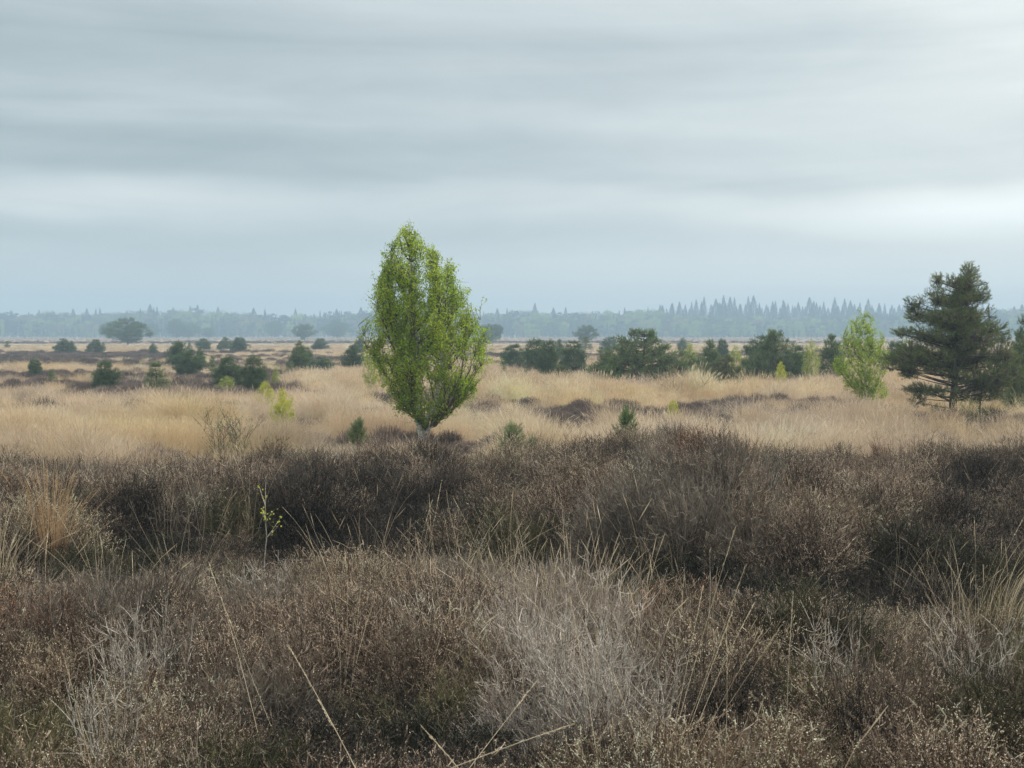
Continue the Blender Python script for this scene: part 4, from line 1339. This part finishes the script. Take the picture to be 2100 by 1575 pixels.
tussock(1540, 756, 46, 160, .10, .45, .014, 'straw_orange', 'spiky tan tussock in front of the wide brushy pine', 0)


def stalk_group(stalks, label, mat='straw'):
    """tall stalks, each a stem with its seed head: (base px, base py, top px, top py, distance, width)"""
    root = None
    for (bx_, by_, tx_, ty_, d, w) in stalks:
        b_ = np.array(at_dist(bx_, by_, d)); t_ = np.array(at_dist(tx_, ty_, d + rng.uniform(-.15, .35)))
        dr = unit((b_ - t_)[None])[0]
        g = float(terrain(b_[0], b_[1]))
        if dr[2] < -.05:
            b_ = b_ + dr * min((b_[2] - g) / -dr[2], .8)
        if root is None:
            o_ = np.array([b_[0], b_[1], float(terrain(b_[0], b_[1]))])
            root = empty('grass_stalks' if len(stalks) > 1 else 'grass_stalk', tuple(o_)); tag(root, label, 'grass stalks' if len(stalks) > 1 else 'grass stalk')
        m_ = (b_ + t_) / 2 + np.array([rng.normal(0, .03), rng.normal(0, .03), .06])
        p = bez((b_ - o_)[None], (m_ - o_)[None], (t_ - o_)[None], 10)
        a, hd = Acc(), Acc()
        w = w * .68
        tubes(a, p, np.linspace(w, w * .4, 10)[None] * .5, 4, 0)
        e = p[0, -1]; k = 34; tt = rng.uniform(-.01, .15, (k, 1)); dd = unit((p[0, -1] - p[0, -3])[None])
        leaves(hd, e - dd * tt + rng.normal(0, .0010, (k, 3)), unit(dd + rdir(k, rng) * .16), .016, .0022, 0)
        st = link('stem', a.mesh('grass_stem', [M[mat]]), root)
        link('seed_head', hd.mesh('grass_seed_head', [M[mat]]), st)


stalk_group([(1408, 1430, 1505, 1090, 4.6, .0045), (1415, 1470, 1527, 1165, 4.5, .0045), (1440, 1500, 1545, 1240, 4.4, .004), (1400, 1540, 1500, 1260, 4.3, .004),
             (1465, 1490, 1598, 1290, 4.4, .0035), (1480, 1575, 1490, 1300, 4.1, .004), (1380, 1500, 1440, 1210, 4.5, .003), (1430, 1560, 1560, 1300, 4.2, .0035), (1395, 1440, 1402, 1190, 4.7, .003)],
            'sheaf of tall pale stalks leaning right in the foreground right of centre')
stalk_group([(1618, 1450, 1626, 1222, 4.6, .0055)], 'single upright pale stalk right of the tall leaning sheaf')
stalk_group([(905, 1440, 880, 1020, 6.2, .0022), (870, 1180, 905, 990, 7.2, .0024), (860, 1150, 885, 1030, 7.3, .0022)], 'hair thin stalks standing before the dark central hollow')
stalk_group([(175, 1525, 132, 1350, 4.3, .005), (205, 1500, 188, 1330, 4.4, .004)], 'pair of pale stalks leaning left at the lower left')
stalk_group([(482, 1350, 430, 1160, 5.2, .004), (500, 1345, 455, 1230, 5.3, .0028)], 'pale stalk leaning left with a thin companion, left of centre')
stalk_group([(700, 1540, 595, 1330, 3.9, .0065), (720, 1575, 655, 1440, 3.8, .004)], 'thick pale stalk leaning left at the bottom left of centre')
stalk_group([(990, 1560, 1165, 1488, 3.7, .0065), (965, 1575, 1098, 1400, 3.8, .0045)], 'two pale stalks reaching right at the bottom centre')
stalk_group([(925, 1575, 872, 1498, 3.6, .008)], 'short stout bleached stalk leaning left at the bottom centre')
stalk_group([(1225, 1575, 1170, 1230, 4.2, .0042), (1228, 1560, 1222, 1300, 4.3, .003), (1300, 1560, 1250, 1370, 4.2, .003)], 'slim stalks rising over the silvery heather at the bottom')
stalk_group([(1652, 1235, 1752, 1105, 6.6, .0028)], 'lone arched stalk bending right over the dark heather on the right')
stalk_group([(1995, 1270, 1998, 1065, 6.4, .0032), (2045, 1300, 2062, 1120, 6.3, .003), (2020, 1240, 2100, 1060, 6.6, .003), (1940, 1270, 1975, 1160, 6.4, .0032)], 'thin upright stalks beside the fine grass tussock at the right')
stalk_group([(182, 1180, 110, 1040, 6.9, .0036), (60, 1200, 70, 1040, 6.8, .003), (100, 1190, 98, 1090, 6.8, .003), (30, 1195, 0, 1080, 6.8, .0032)], 'straw stalks in front of the tall orange tussock')


# silvery dead heather
def dead_bush(px, py, d, w, n, lean, label, mat='silver'):
    """a fan of bleached forking branches, seen near pixel (px,py)"""
    c = at_dist(px, py, d)
    g = float(terrain(c[0], c[1])); base = np.array([0, 0, 0.0])
    h = max(.3, c[2] - g) * 1.12
    a = Acc()
    for k in range(n):
        az = rng.uniform(0, 6.283); L = w * rng.uniform(.3, 1.2)
        e = np.array([math.cos(az) * L + lean * h * .4, math.sin(az) * L * .8, h * rng.uniform(.7, 1.12)])
        m1 = np.array([e[0] * rng.uniform(.5, 1.3), e[1] * rng.uniform(.5, 1.3), h * rng.uniform(.2, .55)])
        p = bez(base[None], m1[None], e[None], 9); p[:, 1:] += np.cumsum(rng.normal(0, .008, p[:, 1:].shape), axis=1)
        tubes(a, p, np.linspace(.0036, .0011, 9)[None], 5, 0)
        nb = 12
        i = rng.integers(3, 8, nb); st = p[0, i]
        en = st + (unit(rng.normal(size=(nb, 3)) * .5 + np.array([e[0] * 1.2, e[1], .9])) * rng.uniform(.05, .16, (nb, 1)))
        q = bez(st, (st + en) / 2 + rng.normal(0, .01, st.shape), en, 5)
        tubes(a, q, np.tile(np.linspace(.002, .0008, 5), (nb, 1)), 3, 0)
    o = link('dead_heather_bush', a.mesh('dead_heather_bush', [M[mat]]), None, (c[0], c[1], g)); tag(o, label, 'dead bush')


dead_bush(300, 1290, 5.5, .20, 22, .0, 'silvery dead heather bush with forked twigs at the lower left')
dead_bush(565, 1165, 7.0, .18, 16, -.2, 'grey bleached heather twigs below the spindly birch seedling')
dead_bush(1170, 1300, 5.4, .30, 34, .1, 'large patch of silver grey dead heather in the middle foreground')
dead_bush(1230, 1380, 4.8, .28, 26, .3, 'grey dead heather twigs lying forward of the silvery middle patch')
dead_bush(1800, 1330, 5.0, .26, 20, .3, 'dark forked dead bush leaning right in the right foreground', 'twig')
dead_bush(1530, 1000, 9.4, .26, 18, .2, 'pale grey heather twigs on the far bank right of centre')
dead_bush(1300, 985, 9.8, .20, 12, .1, 'small pale dead heather sprig on the far bank')
dead_bush(1690, 1300, 5.3, .12, 9, .2, 'small bleached twig fork by a dark green tuft on the right')
dead_bush(210, 1400, 4.6, .12, 10, -.1, 'curled bleached twigs below the silvery bush at the lower left')
dead_bush(1990, 1290, 5.4, .18, 14, .0, 'grey dead twigs low down near the right edge')


# ------------------------------------------------------------------ haze
def haze():
    a = Acc()
    x0, x1, y0, y1, z0, z1 = -900, 900, -20, 900, -1.2, 26
    Vv = [(x0, y0, z0), (x1, y0, z0), (x1, y1, z0), (x0, y1, z0), (x0, y0, z1), (x1, y0, z1), (x1, y1, z1), (x0, y1, z1)]
    a.add(Vv, [(0, 3, 2, 1), (4, 5, 6, 7), (0, 1, 5, 4), (1, 2, 6, 5), (2, 3, 7, 6), (3, 0, 4, 7)], 0)
    m, nt = mat_new('haze')
    out = N_(nt, 'ShaderNodeOutputMaterial'); v = N_(nt, 'ShaderNodeVolumePrincipled')
    v.inputs['Color'].default_value = (.50, .68, .84, 1); v.inputs['Density'].default_value = .0017
    v.inputs['Anisotropy'].default_value = .0
    nt.links.new(v.outputs[0], out.inputs['Volume'])
    o = link('haze', a.mesh('haze', [m])); tag(o, 'thin blue morning haze over the heath', 'haze', None, 'stuff')


meadow()
haze()
S.cycles.use_denoising = True
S.cycles.max_bounces = 6; S.cycles.diffuse_bounces = 3; S.cycles.transmission_bounces = 3
